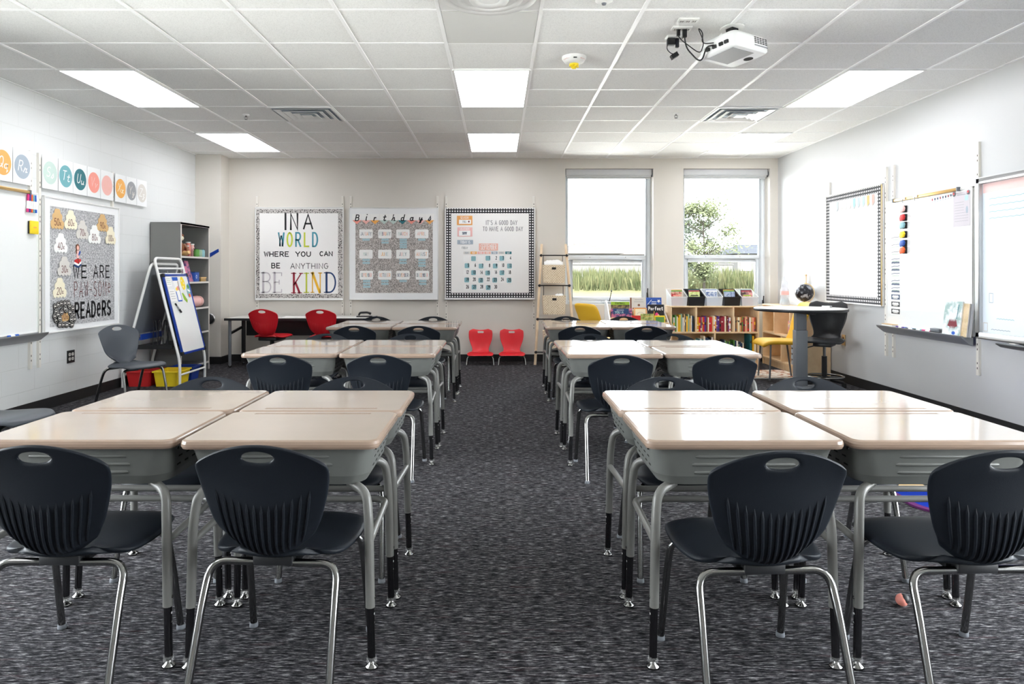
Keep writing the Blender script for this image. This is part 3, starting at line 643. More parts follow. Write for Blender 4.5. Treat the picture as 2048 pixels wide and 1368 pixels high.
tree(7.95, 30, 4.0, 1.2, .15, 5200, 'leaf_dark', 'denser grey green tree behind the young tree outside the right window', .07)
def house(x0, x1, Y, eave_px, peak_px, pk0, pk1, roof, lab):
    X0, ze = bw(x0, eave_px, Y); X1, _ = bw(x1, eave_px, Y); zp = bw(0, peak_px, Y)[1]; P0 = bw(pk0, 0, Y)[0]; P1 = bw(pk1, 0, Y)[0]
    g0 = ter(min(Y, 118)) - .3; t = thing('house', lab, 'house', ((X0 + X1) / 2, Y + 4, g0), group='houses beyond the field'); c = Vector(t.location)
    def l(x, y, z): return (x - c.x, y - c.y, z - c.z)
    MB().box(X0 + .4 - c.x, X1 - .4 - c.x, -3.6, 3.6, 0, ze - g0, 'siding').build('wall', t)
    r = MB(); A, B, D, E = l(X0, Y, ze), l(X1, Y, ze), l(X1, Y + 8, ze), l(X0, Y + 8, ze); p, q = l(P0, Y + 4, zp), l(P1, Y + 4, zp)
    for f in ((A, B, q, p), (B, D, q), (D, E, p, q), (E, A, p), (E, D, B, A)): r.poly(f, roof)
    r.build('roof', t, solid=.15)
    for k in range(3):
        xx = X0 + (X1 - X0) * (.22 + .28 * k) - c.x; wn_ = MB().box(xx - .5, xx + .5, -3.68, -3.58, ze - g0 - 1.7, ze - g0 - .5, 'white_paint'); o = wn_.build('window_frame', t)
        MB().box(xx - .42, xx + .42, -3.7, -3.67, ze - g0 - 1.62, ze - g0 - .58, 'slate').build('pane', o)
house(1096, 1248, 70, 507, 484, 1160, 1180, 'shingle', 'wide house with a pale brown hip roof outside the left window')
house(1222, 1330, 96, 509, 494, 1250, 1300, 'shingle', 'farther low house with a pale roof at the right of the left window')
house(1470, 1580, 70, 507, 487, 1506, 1560, 'shingle_dark', 'house with a dark grey roof at the right of the right window')
house(1440, 1490, 98, 506, 495, 1455, 1475, 'shingle', 'small distant house behind the tree outside the right window')
t = thing('garden_wall', 'white garden wall beyond the tall weeds outside the left window', 'wall', (9, 45, .6))
MB().box(-5, 6.0, -.1, .1, 0, 1.12, 'siding').build('panel', t); MB().box(-5.05, 6.05, -.14, .14, 1.12, 1.18, 'siding').build('coping', t)

# ---------------------------------------------------------------- student desks
DH = .705
def make_desk():
    t = thing('student_desk', 'x', 'desk', group='student desks')
    W, D = .612, .458; out = MB(); n = 7
    lay = [(W - .03, D - .03, .03, DH - .030), (W - .006, D - .006, .034, DH - .027), (W, D, .036, DH - .020), (W, D, .036, DH - .012), (W - .006, D - .006, .034, DH - .004), (W - .02, D - .02, .03, DH)]
    loops = [[(x, y, z) for x, y in rrect(a, b, r, n)] for a, b, r, z in lay]; k = len(loops[0])
    def ring(mb, i, m): mb.add(loops[i] + loops[i + 1], [(j, (j + 1) % k, k + (j + 1) % k, k + j) for j in range(k)], m, True)
    for i in range(5): ring(out, i, 'desk_edge')
    out.add(loops[0], [tuple(range(k - 1, -1, -1))], 'desk_edge')
    # the flat top, with a sunken pencil groove along the far edge
    gy0, gy1, gx = .178, .190, .21
    a, b = W / 2 - .01, D / 2 - .01
    out.add(loops[5], [tuple(range(k))], 'desk_laminate')
    out.tube([(-gx, gy0, DH - .001), (gx, gy0, DH - .001)], .0022, 'desk_edge', 6); out.tube([(-gx, gy1, DH - .001), (gx, gy1, DH - .001)], .0022, 'desk_edge', 6)
    out.build('desktop', t)
    bx = MB(); n = 6
    lay = [(.40, .27, .06, .548), (.50, .345, .07, .556), (.535, .372, .07, .585), (.565, .405, .055, .66), (.575, .412, .05, DH - .028)]
    loops = [[(x, y, z) for x, y in rrect(p, q, r, n)] for p, q, r, z in lay]; k = len(loops[0])
    for i in range(4): bx.add(loops[i] + loops[i + 1], [(j, (j + 1) % k, k + (j + 1) % k, k + j) for j in range(k)], 'desk_grey', True)
    bx.add(loops[0], [tuple(range(k - 1, -1, -1))], 'desk_grey')
    for sy in (-1, 1):
        for i, (z, wid) in enumerate(((.650, .15), (.624, .158), (.598, .15))):
            yy = sy * (.186 + (.206 - .186) * (z - .585) / .1); bx.tube([(-wid, yy * .985, z), (-wid + .01, yy, z), (wid - .01, yy, z), (wid, yy * .985, z)], .0055, 'desk_grey', 6)
    for sx in (-1, 1):
        for z in (.66, .628, .60):
            for j in range(5):
                xx = sx * (.2675 + (.285 - .2675) * (z - .585) / .09); bx.box(xx - .0012, xx + .0012, -.12 + j * .055, -.095 + j * .055, z, z + .006, 'dark_hole')
        bx.cyl((sx * .284, -.15, .665), (sx * .288, -.15, .665), .006, 'chrome', 8)
    bx.build('book_box', t)
    for sx in (-1, 1):
        for sy in (-1, 1):
            x, y = sx * .272, sy * .192
            lg = MB().tube(fillet([(sx * .20, sy * .135, .552), (sx * .262, sy * .176, .535), (x, y, .44), (sx * .277, sy * .196, .185)], .07), .0145, 'desk_leg', 12).build('leg', t)
            MB().tube([(sx * .277, sy * .196, .20), (sx * .2815, sy * .1995, .028)], .0122, 'dark_chrome', 12).build('leg_insert', lg)
            q = MB()
            for i in range(4): q.cyl((sx * (.2775 + .0115), sy * .197, .165 - i * .028), (sx * (.2775 + .0128), sy * .197, .165 - i * .028), .0035, 'white_metal', 6)
            q.cyl((sx * .291, sy * .196, .215), (sx * .293, sy * .196, .215), .005, 'chrome', 8); q.build('adjustment_holes', lg)
            MB().lathe([(.016, .034), (.017, .02), (.012, .018)], 'clear_foot', 14, c=(sx * .282, sy * .2, 0)).lathe([(.008, .022), (.01, .014), (.020, .008), (.0205, .002), (.016, 0)], 'chrome', 16, c=(sx * .282, sy * .2, 0)).build('glide', lg)
    MB().tube(fillet([(-.274, -.19, .385), (-.270, .172, .40), (.270, .172, .40), (.274, -.19, .385)], .05), .0115, 'desk_leg', 10).build('stretcher', t)
    return t
desk0 = make_desk(); used = []
def put(proto, loc, rz, lab, grp=None):
    if proto.name in used: return dup(proto, loc, rz, lab, grp)
    used.append(proto.name); proto.location = loc; proto.rotation_euler = (0, 0, rz); proto['label'] = lab
    if grp: proto['group'] = grp
    return proto
DESKS = {('front', 'left'): (2.135, -1.605, -.985, -.371), ('front', 'right'): (2.135, .453, .453, 1.078), ('middle', 'left'): (4.42, -1.645, -1.010, -.395), ('middle', 'right'): (4.40, .430, .430, 1.050), ('back', 'left'): (6.56, -1.622, -1.0, -.385), ('back', 'right'): (6.60, .456, .456, 1.070)}
for (row, side), (yf, _, _, _) in DESKS.items():
    xs = {'left': {'front': (-1.299, -.671), 'middle': (-1.324, -.702), 'back': (-1.311, -.692)}, 'right': {'front': (.759, 1.388), 'middle': (.737, 1.358), 'back': (.762, 1.378)}}[side][row]
    for k, x in enumerate(xs):
        for far in (0, 1):
            lr = 'right' if k else 'left'; fn = 'far' if far else 'near'
            jx = {('front', 'left'): .006, ('front', 'right'): -.004, ('middle', 'right'): -.012}.get((row, side), .006) * far + (.015 if (row, side, k, far) == ('front', 'right', 1, 1) else 0)
            put(desk0, (x + jx, yf + .229 + far * .464 + (.006 if k == 0 and side == 'left' else 0), 0), PI if far else 0, 'tan topped grey student desk, %s %s one in the %s %s block of four' % (fn, lr, row, side), '%s %s block of four desks' % (row, side))

# ---------------------------------------------------------------- school chairs
def shell_point(u, t):
    z = .385 + .355 * t; y = curve([0, .08, .2, .45, .75, 1], [.105, .062, .040, .026, .008, -.018], t)
    hw = curve([0, .08, .2, .4, .6, .8, .93, 1], [.100, .122, .142, .165, .184, .193, .191, .176], t)
    if t > .5: z -= .052 * abs(u) ** 2.1 * ((t - .5) / .5) ** 1.7
    if t < .35: z += .055 * u * u * (1 - t / .35)
    y += .036 * u * u * (1 - .25 * t) * (1 if t > .1 else .6 + 4 * t)
    return Vector((hw * u, y, z))
def make_back(m, hole=True):
    us = [-1 + 2 * i / 24 for i in range(25)]; ts = [0, .05, .1, .16, .23, .3, .38, .46, .54, .62, .69, .75, .80, .852, .884, .916, .948, .97, .985, 1]
    a, b, t0 = .25, .048, .90
    def warp(u, t):
        du, dt = u / a, (t - t0) / b; r = max(abs(du), abs(dt))
        if r < 1e-6 or r > 2.0: return u, t
        L = math.hypot(du, dt); k = r / L; f = 1 if r <= 1.001 else max(0, 1 - (r - 1) / 1.0)
        return u * (1 + (k - 1) * f), t0 + (t - t0) * (1 + (k - 1) * f)
    mb = MB(); nc = len(us); vs = [shell_point(*warp(u, t)) for t in ts for u in us]; fs = []
    for i in range(len(ts) - 1):
        for j in range(nc - 1):
            uc, tc = (us[j] + us[j + 1]) / 2, (ts[i] + ts[i + 1]) / 2
            if abs(uc) < a and abs(tc - t0) < b: continue
            fs.append((i * nc + j, i * nc + j + 1, (i + 1) * nc + j + 1, (i + 1) * nc + j))
    mb.add(vs, fs, m, True)
    o = mb.build('tmpback', sub=1, solid=.011, off=0); me = o.data; bpy.data.objects.remove(o)
    rb = MB(); rb.add([v.co[:] for v in me.vertices], [p.vertices[:] for p in me.polygons], m, True)
    for i in range(13):
        s = -1 + 2 * i / 12; ut = s * .74; ub = s * .80; top = .50 + .13 * s * s
        pts = []
        for k in range(9):
            q = k / 8; t = top + (.03 - top) * q; u = ut + (ub - ut) * q; p = shell_point(u, t); d = .0045 * min(1, q * 6 + .1)
            pts.append((p.x, p.y - .0045 - d * .5, p.z))
        rb.tube(pts, [.001] + [.0042] * 7 + [.003], m, 5)
    return rb.mesh('backrest')
def make_seat(m):
    us = [-1 + 2 * i / 16 for i in range(17)]; ts = [0, .04, .09, .16, .26, .4, .55, .7, .82, .9, .96, 1]; rows = []
    for t in ts:
        hw = curve([0, .05, .13, .25, .5, .8, .93, 1], [.10, .145, .185, .205, .222, .212, .196, .170], t); row = []
        for u in us:
            y = .075 + .405 * t + (.03 * u * u if t < .2 else 0) * (1 - t / .2) + (-.03 * abs(u) ** 3 * max(0, t - .6) / .4)
            z = curve([0, .08, .3, .6, .85, 1], [.412, .400, .398, .408, .412, .388], t) + .012 * u * u * (1 - t) - .014 * abs(u) ** 6
            row.append((hw * u, y, z))
        rows.append(row)
    o = MB().grid(rows, m).build('tmpseat', sub=1, solid=.018, off=-1); me = o.data; bpy.data.objects.remove(o)
    q = MB(); q.add([v.co[:] for v in me.vertices], [p.vertices[:] for p in me.polygons], m, True); return q.mesh('seat')
SHELLS = {m: (make_back(m), make_seat(m)) for m in ('navy_plastic', 'grey_plastic', 'red_plastic')}
def make_chair(m, name='school_chair'):
    t = thing(name, 'x', 'chair', group='school chairs'); bk, st = SHELLS[m]
    link('backrest', bk, t); link('seat', st, t)
    MB().box(-.075, .075, .13, .37, .362, .386, 'black_plastic').box(-.06, .06, .10, .135, .357, .39, 'black_plastic').box(-.06, .06, .352, .38, .357, .392, 'black_plastic').build('seat_bracket', t, bevel=.006)
    for sx in (-1, 1):
        for y0, y1 in ((.115, -.02), (.365, .445)):
            lg = MB().tube(fillet([(sx * .05, y0, .364), (sx * .190, y0, .364), (sx * .195, (y0 * 2 + y1) / 3, .27), (sx * .203, y1, .008)], .065, 8), .0115, 'chrome', 12).build('leg', t)
            MB().lathe([(.0135, .016), (.0145, .008), (.0145, .001), (.011, 0)], 'grey_steel', 12, c=(sx * .203, y1, 0)).build('foot_cap', lg)
    return t
navy = make_chair('navy_plastic')
CH = {('front', 'left'): [(-1.287, 1.957, 0), (-.668, 1.957, -4), (-1.307, 3.205, 180), (-.66, 3.205, 180)], ('front', 'right'): [(.765, 1.895, 3), (1.372, 1.90, 2), (.763, 3.205, 180), (1.40, 3.205, 180)],
      ('middle', 'left'): [(-1.284, 4.10, 0), (-.70, 4.10, -3), (-1.335, 5.48, 180), (-.685, 5.48, 180)], ('middle', 'right'): [(.718, 4.08, 2), (1.333, 4.10, 2), (.714, 5.46, 180), (1.358, 5.46, 180)],
      ('back', 'left'): [(-1.294, 6.32, 0), (-.713, 6.30, 0), (-1.325, 7.62, 180), (-.705, 7.62, 180)], ('back', 'right'): [(.734, 6.30, 0), (1.332, 6.29, 0), (.74, 7.66, 180), (1.372, 7.66, 180)]}
for (row, side), L in CH.items():
    for i, (x, y, a) in enumerate(L):
        put(navy, (x, y, 0), R(a), 'dark plastic chair at the %s %s desk of the %s %s block of four' % ('near' if i < 2 else 'far', 'right' if i % 2 else 'left', row, side), 'chairs at the %s %s block' % (row, side))
grey = make_chair('grey_plastic')
put(grey, (-3.48, 6.42, 0), R(-118), 'grey plastic chair standing by the left wall in front of the easel', 'grey chairs by the left wall')
put(grey, (-3.08, 4.02, 0), R(-92), 'grey plastic chair cut off at the left edge of the photo behind the front desks', 'grey chairs by the left wall')

# red task chairs at the table against the back wall
def make_task_chair():
    t = thing('task_chair', 'x', 'chair', group='red rolling chairs'); bk, st = SHELLS['red_plastic']; dz = .035
    for nm, me in (('backrest', bk), ('seat', st)): o = link(nm, me, t); o.location = (0, 0, dz)
    MB().box(-.12, .12, .12, .38, .375, .415, 'black_plastic').build('seat_plate', t, bevel=.01)
    MB().cyl((0, .25, .12), (0, .25, .38), .025, 'black_metal').cyl((0, .25, .2), (0, .25, .38), .018, 'chrome').build('gas_post', t)
    for k in range(5):
        a = R(90 + 72 * k); ex, ey = .27 * math.cos(a), .25 + .27 * math.sin(a)
        s_ = MB().tube([(0, .25, .13), (ex * .6, .25 + (ey - .25) * .6, .11), (ex, ey, .075)], [.026, .02, .015], 'black_plastic', 8).build('base_arm', t)
        MB().cyl((ex - .012, ey - .012, .026), (ex + .012, ey + .012, .026), .026, 'black_rubber', 14).cyl((ex, ey, .03), (ex, ey, .08), .007, 'grey_steel', 8).build('caster', s_)
    return t
task = make_task_chair()
put(task, (-2.865, 8.53, 0), R(-10), 'red rolling chair at the back table, the left one', 'red rolling chairs')
put(task, (-2.145, 8.47, 0), R(-6), 'red rolling chair at the back table, the right one behind the desks', 'red rolling chairs')

# low red floor chairs and the black swivel chair share a wavy one-piece shell
def wave_shell(m, sc, seat_z, top_z, bw_, sw, depth):
    prof = [(-.02, 1.0, .86, 1), (.0, .94, .97, 1), (.012, .78, 1.0, 1), (.02, .55, .95, 1), (.03, .36, .80, 1), (.045, .22, .68, 1), (.075, .10, .66, 1), (.14, .035, .82, 0), (.22, .0, 1.02, 0), (.32, .0, 1.10, 0), (.40, .01, 1.06, 0), (.435, -.03, .94, 0)]
    us = [-1 + 2 * i / 16 for i in range(17)]; rows = []
    for i, (y, zf, wf, bk) in enumerate(prof):
        row = []
        for u in us:
            z = seat_z + (top_z - seat_z) * zf; yy = y / .435 * depth
            if i == 0: z += (.040 * abs(u) ** 1.6 - .020 + (-.05 * max(0, abs(u) - .75) * 4)) * sc
            if i == 1: z += .012 * abs(u) ** 1.6 * sc
            yy += (.05 * u * u * sc if bk else 0); z += (.018 * u * u * sc if not bk and i < 10 else 0)
            row.append((bw_ / 2 * wf * u, yy, z))
        rows.append(row)
    return rows
def make_floor_chair():
    t = thing('floor_chair', 'x', 'chair', group='low red chairs by the back wall')
    rows = wave_shell('bright_red_plastic', .8, .135, .456, .325, .36, .30)
    us = rows[0]; hb = MB().grid(rows[:8], 'bright_red_plastic'); o = hb.build('backrest', t, sub=1, solid=.008, off=0)
    # handle slot framed by a pale recess seen through the shell
    MB().prism(rrect(.082, .026, .010, 4, 0, .414), -.009, .012, 'wall_back').build('handle_slot', o)['label'] = 'pale slot handle'
    MB().grid(rows[7:], 'bright_red_plastic').build('seat', t, sub=1, solid=.010, off=0)
    for sx in (-1, 1):
        for y0, y1 in ((.10, .06), (.25, .29)):
            MB().tube(fillet([(sx * .08, y0, .116), (sx * .168, y0, .112), (sx * .178, y1, .003)], .075, 8), .0095, 'chrome', 10).build('leg', t)
    MB().box(-.09, .09, .08, .27, .108, .122, 'black_plastic').build('seat_bracket', t, bevel=.004)
    return t
fc = make_floor_chair()
put(fc, ((960.5 - CX) * 9.25 / F, 9.48, 0), PI, 'low red plastic chair by the back wall, the left of the two'); put(fc, ((1024 - CX) * 9.25 / F, 9.48, 0), PI, 'low red plastic chair by the back wall, the right one nearest the ladder')
t = thing('swivel_chair', 'black swivel chair with chrome foot ring behind the round standing table', 'chair', (3.60, 7.64, 0), R(143))
rows = wave_shell('black_plastic', 1, .49, .905, .40, .42, .40)
MB().grid(rows[:8], 'black_plastic').build('backrest', t, sub=1, solid=.012, off=0); MB().grid(rows[7:], 'black_plastic').build('seat', t, sub=1, solid=.014, off=0)
MB().box(-.09, .09, .10, .34, .435, .475, 'black_plastic').build('seat_plate', t, bevel=.01)
MB().bar((.05, .2, .45), (.20, .26, .40), .012, .012, 'black_metal').box(.19, .23, .245, .275, .385, .405, 'black_plastic').build('lever', t)
MB().cyl((0, .22, .09), (0, .22, .33), .027, 'black_metal').cyl((0, .22, .33), (0, .22, .45), .015, 'chrome').build('gas_post', t)
MB().tube([(.19 * math.cos(2*PI*k/32), .22 + .19 * math.sin(2*PI*k/32), .115) for k in range(33)], .010, 'chrome', 8, cap=False).bar((-.19, .22, .115), (.19, .22, .115), .016, .012, 'chrome').build('foot_ring', t)
for k in range(5):
    a = R(54 + 72 * k); ex, ey = .19 * math.cos(a), .22 + .19 * math.sin(a)
    s_ = MB().tube([(0, .22, .10), (ex * .6, .22 + (ey - .22) * .6, .07), (ex, ey, .05)], [.024, .018, .013], 'black_plastic', 8).build('base_arm', t)
    MB().lathe([(.02, .05), (.022, .01), (.018, 0)], 'black_rubber', 12, c=(ex, ey, 0)).build('foot', s_)

# upholstered mustard chairs
def make_mustard():
    t = thing('upholstered_chair', 'x', 'chair', group='mustard upholstered chairs')
    us = [-1 + 2 * i / 10 for i in range(11)]; rows = []
    for k in range(9):
        q = k / 8; z = .42 + .45 * q; y = curve([0, .2, .6, 1], [.06, .015, -.03, -.11], q)
        hw = .185 + .02 * q - (.03 if k == 8 else 0); rows.append([(hw * u, y + .03 * u * u, z - (.012 * abs(u) ** 3 if k == 8 else 0)) for u in us])
    MB().grid(rows, 'mustard').build('backrest', t, sub=1, solid=.032, off=0)
    rows = []
    for k in range(10):
        q = k / 9; y = .02 + .47 * q; z = curve([0, .3, .8, .93, 1], [.445, .45, .452, .435, .395], q); hw = curve([0, .3, .9, 1], [.19, .22, .22, .19], q); rows.append([(hw * u, y, z - .012 * abs(u) ** 4) for u in us])
    MB().grid(rows, 'mustard').build('seat', t, sub=1, solid=.045, off=-1)
    for sx in (-1, 1):
        for y0, y1 in ((.08, .02), (.38, .40)): MB().tube([(sx * .17, y0, .40), (sx * .19, y1, .0)], .010, 'grey_steel', 10).build('leg', t)
    MB().tube([(-.17, .08, .398), (.17, .08, .398)], .009, 'grey_steel', 8).tube([(-.17, .38, .398), (.17, .38, .398)], .009, 'grey_steel', 8).build('frame', t)
    return t
mus = make_mustard()
put(mus, (1.05, 8.02, 0), R(-58), 'mustard upholstered chair in front of the left window, only its back showing')
put(mus, (3.44, 8.02, .011), R(88), 'mustard upholstered chair at the round table beside the low bookcase')

# ---------------------------------------------------------------- boards on the back wall
def squig(mb, x0, x1, z, th, y, m):      # a line of print too small to read
    n = 12; ribbon(mb, [(x0 + (x1 - x0) * k / n, z + (.45 * th if k % 2 else -.45 * th)) for k in range(n + 1)], th, y, m)
def rebase(t, x, y, z=0.):
    off = Vector((x, y, z)); t.location = Vector(t.location) + off
    for o in t.children: o.location = Vector(o.location) - off
class Px:      # pixel of the photograph -> local x, z of a thing on the back wall
    def __init__(s, X0, Z0, Y=None): s.X0, s.Z0, s.Y = X0, Z0, Y
    def __call__(s, x, y): X, Z = bw(x, y, s.Y); return X - s.X0, Z - s.Z0
    def rect(s, a): x0, z1 = s(a[0], a[1]); x1, z0 = s(a[2], a[3]); return x0, x1, z0, z1
def fit(mb, t, box, th, y, m, mats=None, slant=0., gapk=.28, hk=1.):
    x0, x1, z0, z1 = box; n = text_width(t, 1.0, gapk); w = (x1 - x0) / n
    strokes(mb, t, x0, z0, (z1 - z0) * hk, w, th, y, m, gap=w * gapk, slant=slant, center=False, mats=mats)
def rail(x, z0, z1, lab, loc, rz, n=12):
    t = thing('wall_standard', lab, 'wall rail', loc, rz, 'slotted wall standards')
    q = MB(); q.box(-.014, .014, -.022, 0, z0, z1, 'steel_rail'); k = int((z1 - z0) / .15)
    for i in range(k):
        z = z1 - .10 - i * .15
        for d in (0, .04): front_rect(q, -.004, .004, z - d - .016, z - d, -.0223, 'dark_hole')
    q.build('channel', t); MB().box(-.0145, .0145, -.0235, 0, z1 - .004, z1 + .001, 'white_metal').build('end_cap', t)
for px, lab in ((515, 'white slotted rail at the left edge of the IN A WORLD board'), (685.5, 'white slotted rail at the right edge of the IN A WORLD board'), (702, 'white slotted rail at the left edge of the birthdays board'), (875, 'white slotted rail at the right edge of the birthdays board'), (892.5, 'white slotted rail at the left edge of the calendar board'), (1067.5, 'white slotted rail at the right edge of the calendar board beside the ladder')):
    rail(0, .396, 2.257, lab, (bw(px, 0)[0], YB, 0), 0)
def board(name, lab, box, cat='board', pad=.010):
    X0, Z1 = bw(box[0], box[1]); X1, Z0 = bw(box[2], box[3])
    t = thing(name, lab, cat, ((X0 + X1) / 2, YB - .022, Z0), group='framed boards on the back wall'); p = Px((X0 + X1) / 2, Z0); x0, x1, z0, z1 = p.rect(box)
    MB().box(x0, x1, -.016, 0, z0, z1, 'white_metal').build('backing', t)
    f = MB()
    for a in ((x0, x0 + pad, z0, z1), (x1 - pad, x1, z0, z1), (x0, x1, z0, z0 + pad), (x0, x1, z1 - pad, z1)): f.box(a[0], a[1], -.024, -.001, a[2], a[3], 'white_metal')
    f.build('frame', t, bevel=.002); return t, p
# 1: IN A WORLD ...
t, p = board('message_board', 'white painted message board reading IN A WORLD ... BE KIND with speckled border', (512, 415, 688, 600))
b = MB(); O4, I4 = p.rect((514, 418.8, 686.5, 596)), p.rect((521.2, 427, 677.4, 587.4))
for a in ((O4[0], I4[0], O4[2], O4[3]), (I4[1], O4[1], O4[2], O4[3]), (I4[0], I4[1], O4[2], I4[2]), (I4[0], I4[1], I4[3], O4[3])): b.box(a[0], a[1], -.0175, -.015, a[2], a[3], 'animal_print_border')
b.build('border_strip', t); MB().box(I4[0], I4[1], -.0168, -.015, I4[2], I4[3], 'paper').build('paper_sheet', t)
Y = -.0178
for word, box, th, m, ms in (('IN', (570.5, 428, 597.5, 459.5), .026, 'ink_black', None), ('A', (609, 429.5, 626.5, 458), .022, 'ink_black', None), ('WORLD', (559, 466, 637, 493), .022, None, ['poster_teal', 'lime', 'poster_teal', 'lime', 'poster_teal']),
      ('WHERE', (530.5, 503.8, 579.5, 512.8), .013, 'ink_black', None), ('YOU', (593, 503.8, 623, 512.8), .013, 'ink_black', None), ('CAN', (641, 503.5, 666.3, 511.8), .013, 'ink_black', None),
      ('BE', (545, 526.6, 562, 536), .013, 'ink_black', None), ('ANYTHING', (583, 527, 657.5, 537.3), .008, 'ink_black', None)):
    q = MB(); fit(q, word, p.rect(box), th, Y, m, ms, gapk=.62 if word == 'WORLD' else (.5 if word == 'IN' else .3)); q.build('lettering', t)
def slab(mb, c, box, m, T=.028, th=.012):
    x0, x1, z0, z1 = box; w = x1 - x0; h = z1 - z0
    def st(pts, k): ribbon(mb, [(x0 + a * w, z0 + b_ * h) for a, b_ in pts], k, Y, m)
    def serif(a, b_, L=.24): st([(a - L / 2, b_), (a + L / 2, b_)], th)
    if c == 'B': st([(.22, 0), (.22, 1)], T); serif(.18, .985, .36); serif(.18, .015, .36); st([(.22, .985), (.55, .985)] + arc(.55, .77, .33, .215, 90, -90, 8) + [(.22, .545)], th * 1.2); st([(.5, .545)] + arc(.58, .28, .36, .265, 90, -90, 8) + [(.22, .015)], th * 1.2)
    if c == 'E': st([(.22, 0), (.22, 1)], T); st([(.0, .985), (.98, .985), (.98, .84)], th); st([(.0, .015), (.98, .015), (.98, .16)], th); st([(.22, .52), (.72, .52)], th); st([(.72, .42), (.72, .62)], th)
    if c == 'K': st([(.22, 0), (.22, 1)], T); serif(.2, .985, .4); serif(.2, .015, .4); st([(.22, .40), (.86, .985)], th * 1.3); serif(.85, .985, .3); st([(.36, .52), (.72, .015)], T); serif(.72, .015, .36)
    if c == 'I': st([(.5, 0), (.5, 1)], T * .8); serif(.5, .985, 1); serif(.5, .015, 1)
    if c == 'N': st([(.14, 0), (.14, 1)], th * 1.2); serif(.14, .985, .3); serif(.14, .015, .3); st([(.14, 1), (.80, 0)], T * 1.15); st([(.84, 0), (.84, 1)], th * 1.2); serif(.84, .985, .32)
    if c == 'D': st([(.2, 0), (.2, 1)], T); serif(.16, .985, .32); serif(.16, .015, .32); st([(.2, .985), (.45, .985)] + arc(.45, .5, .50, .485, 90, -90, 12) + [(.2, .015)], th * 1.7)
for c, box, m in (('B', (523.7, 545, 544.5, 585), 'lilac'), ('E', (547, 545, 565.3, 585), 'lilac'), ('K', (584.4, 546, 607.3, 586), 'crimson'), ('I', (609.5, 546, 619.4, 585), 'lime'), ('N', (623.4, 545.5, 645.3, 585), 'gold'), ('D', (649.7, 545, 673.3, 585), 'royal')):
    q = MB(); slab(q, c, p.rect(box), m); q.build('letter', t)
# 2: birthdays
t, p = board('bulletin_board', 'birthday bulletin board with grey glitter paper and white month cards', (699.6, 416, 877.2, 599.5))
bx = p.rect((701, 417.5, 875.8, 598)); MB().box(bx[0], bx[1], -.018, -.015, bx[2], bx[3], 'white_paint').build('border_paper', t)
bx = p.rect((712.2, 429.5, 866, 585.6)); MB().box(bx[0], bx[1], -.0195, -.015, bx[2], bx[3], 'glitter_paper').build('glitter_sheet', t)
Yb = YB - .0415
def card(name, lab, cat, group, px, m, depth=.003, y=Yb, r=.004):
    X0, Z1 = bw(px[0], px[1]); X1, Z0 = bw(px[2], px[3]); cx, cz = (X0 + X1) / 2, (Z0 + Z1) / 2
    mb = MB().prism(rrect(X1 - X0, Z1 - Z0, min(r, (Z1 - Z0) * .45), 4), -depth, 0, m)
    return mb, (X0 - cx, X1 - cx, Z0 - cz, Z1 - cz), lambda: tag(at(mb.build(name), (cx, y, cz)), lab, cat, group), Px(cx, cz)
TIPS = ['coral', 'blush', 'amber', 'mint', 'mint', 'deepteal', 'coral', 'softpink', 'orange']; ORD = ['first', 'second', 'third', 'fourth', 'fifth', 'sixth', 'seventh', 'eighth', 'ninth', 'tenth', 'eleventh', 'twelfth', 'thirteenth', 'fourteenth', 'fifteenth', 'sixteenth', 'seventeenth', 'eighteenth', 'nineteenth', 'twentieth'] + ['%d%s' % (k, {1: 'st', 2: 'nd', 3: 'rd'}.get(k % 10, 'th')) for k in range(21, 80)]
for i, c in enumerate('Birthdays'):
    a = 706.2 + i * 18.1; X0, Z1 = bw(a, 428.4); X1, Zm = bw(a + 18.0, 441); Zt = bw(0, 449)[1]; cx = (X0 + X1) / 2; w = (X1 - X0) / 2; hm, ht = Zm - Z1, Zt - Z1
    mb = MB().prism([(-w, 0), (-w, hm), (0, ht), (w, hm), (w, 0)], -.002, 0, 'white'); mb.poly([(-w, -.0023, hm), (0, -.0023, ht), (w, -.0023, hm)], TIPS[i])
    strokes(mb, 'ř' if c == 'r' else c, .0, -.092, .078 if c not in 'is' else .10, .048, .0135, -.0027, 'ink_black', slant=.2)
    tag(at(mb.build('pennant'), (cx, Yb - .004, Z1)), 'white and %s pennant with the letter %s, %s in the birthdays banner' % ({'deepteal': 'dark teal', 'softpink': 'pale pink'}.get(TIPS[i], TIPS[i]), c, ORD[i]), 'pennant', 'birthdays banner pennants')
MON = ['JANUARY', 'FEBRUARY', 'MARCH', 'APRIL', 'MAY', 'JUNE', 'JULY', 'AUGUST', 'SEPTEMBER', 'OCTOBER', 'NOVEMBER', 'DECEMBER']; SL = [1, 2, 4, 1, 2, 0, 2, 3, 3, 2, 1, 2]
MC = [['slate', 'navy', 'palegrey', 'blush', 'orange'], ['slate', 'mint', 'navy', 'blush', 'orange'], ['mint', 'navy', 'blush', 'orange', 'peach'], ['peach', 'blush', 'orange', 'coral', 'mint'], ['mint', 'deepteal', 'palegrey'], ['amber', 'gold', 'slate', 'mint'], ['navy', 'blush', 'mint', 'deepteal'], ['orange', 'peach', 'mint', 'slate', 'navy'], ['mint', 'navy', 'peach', 'blush', 'orange'], ['blush', 'orange', 'navy', 'slate', 'palegrey'], ['navy', 'slate', 'navy', 'orange', 'peach'], ['navy', 'mint', 'blush', 'orange', 'navy']]
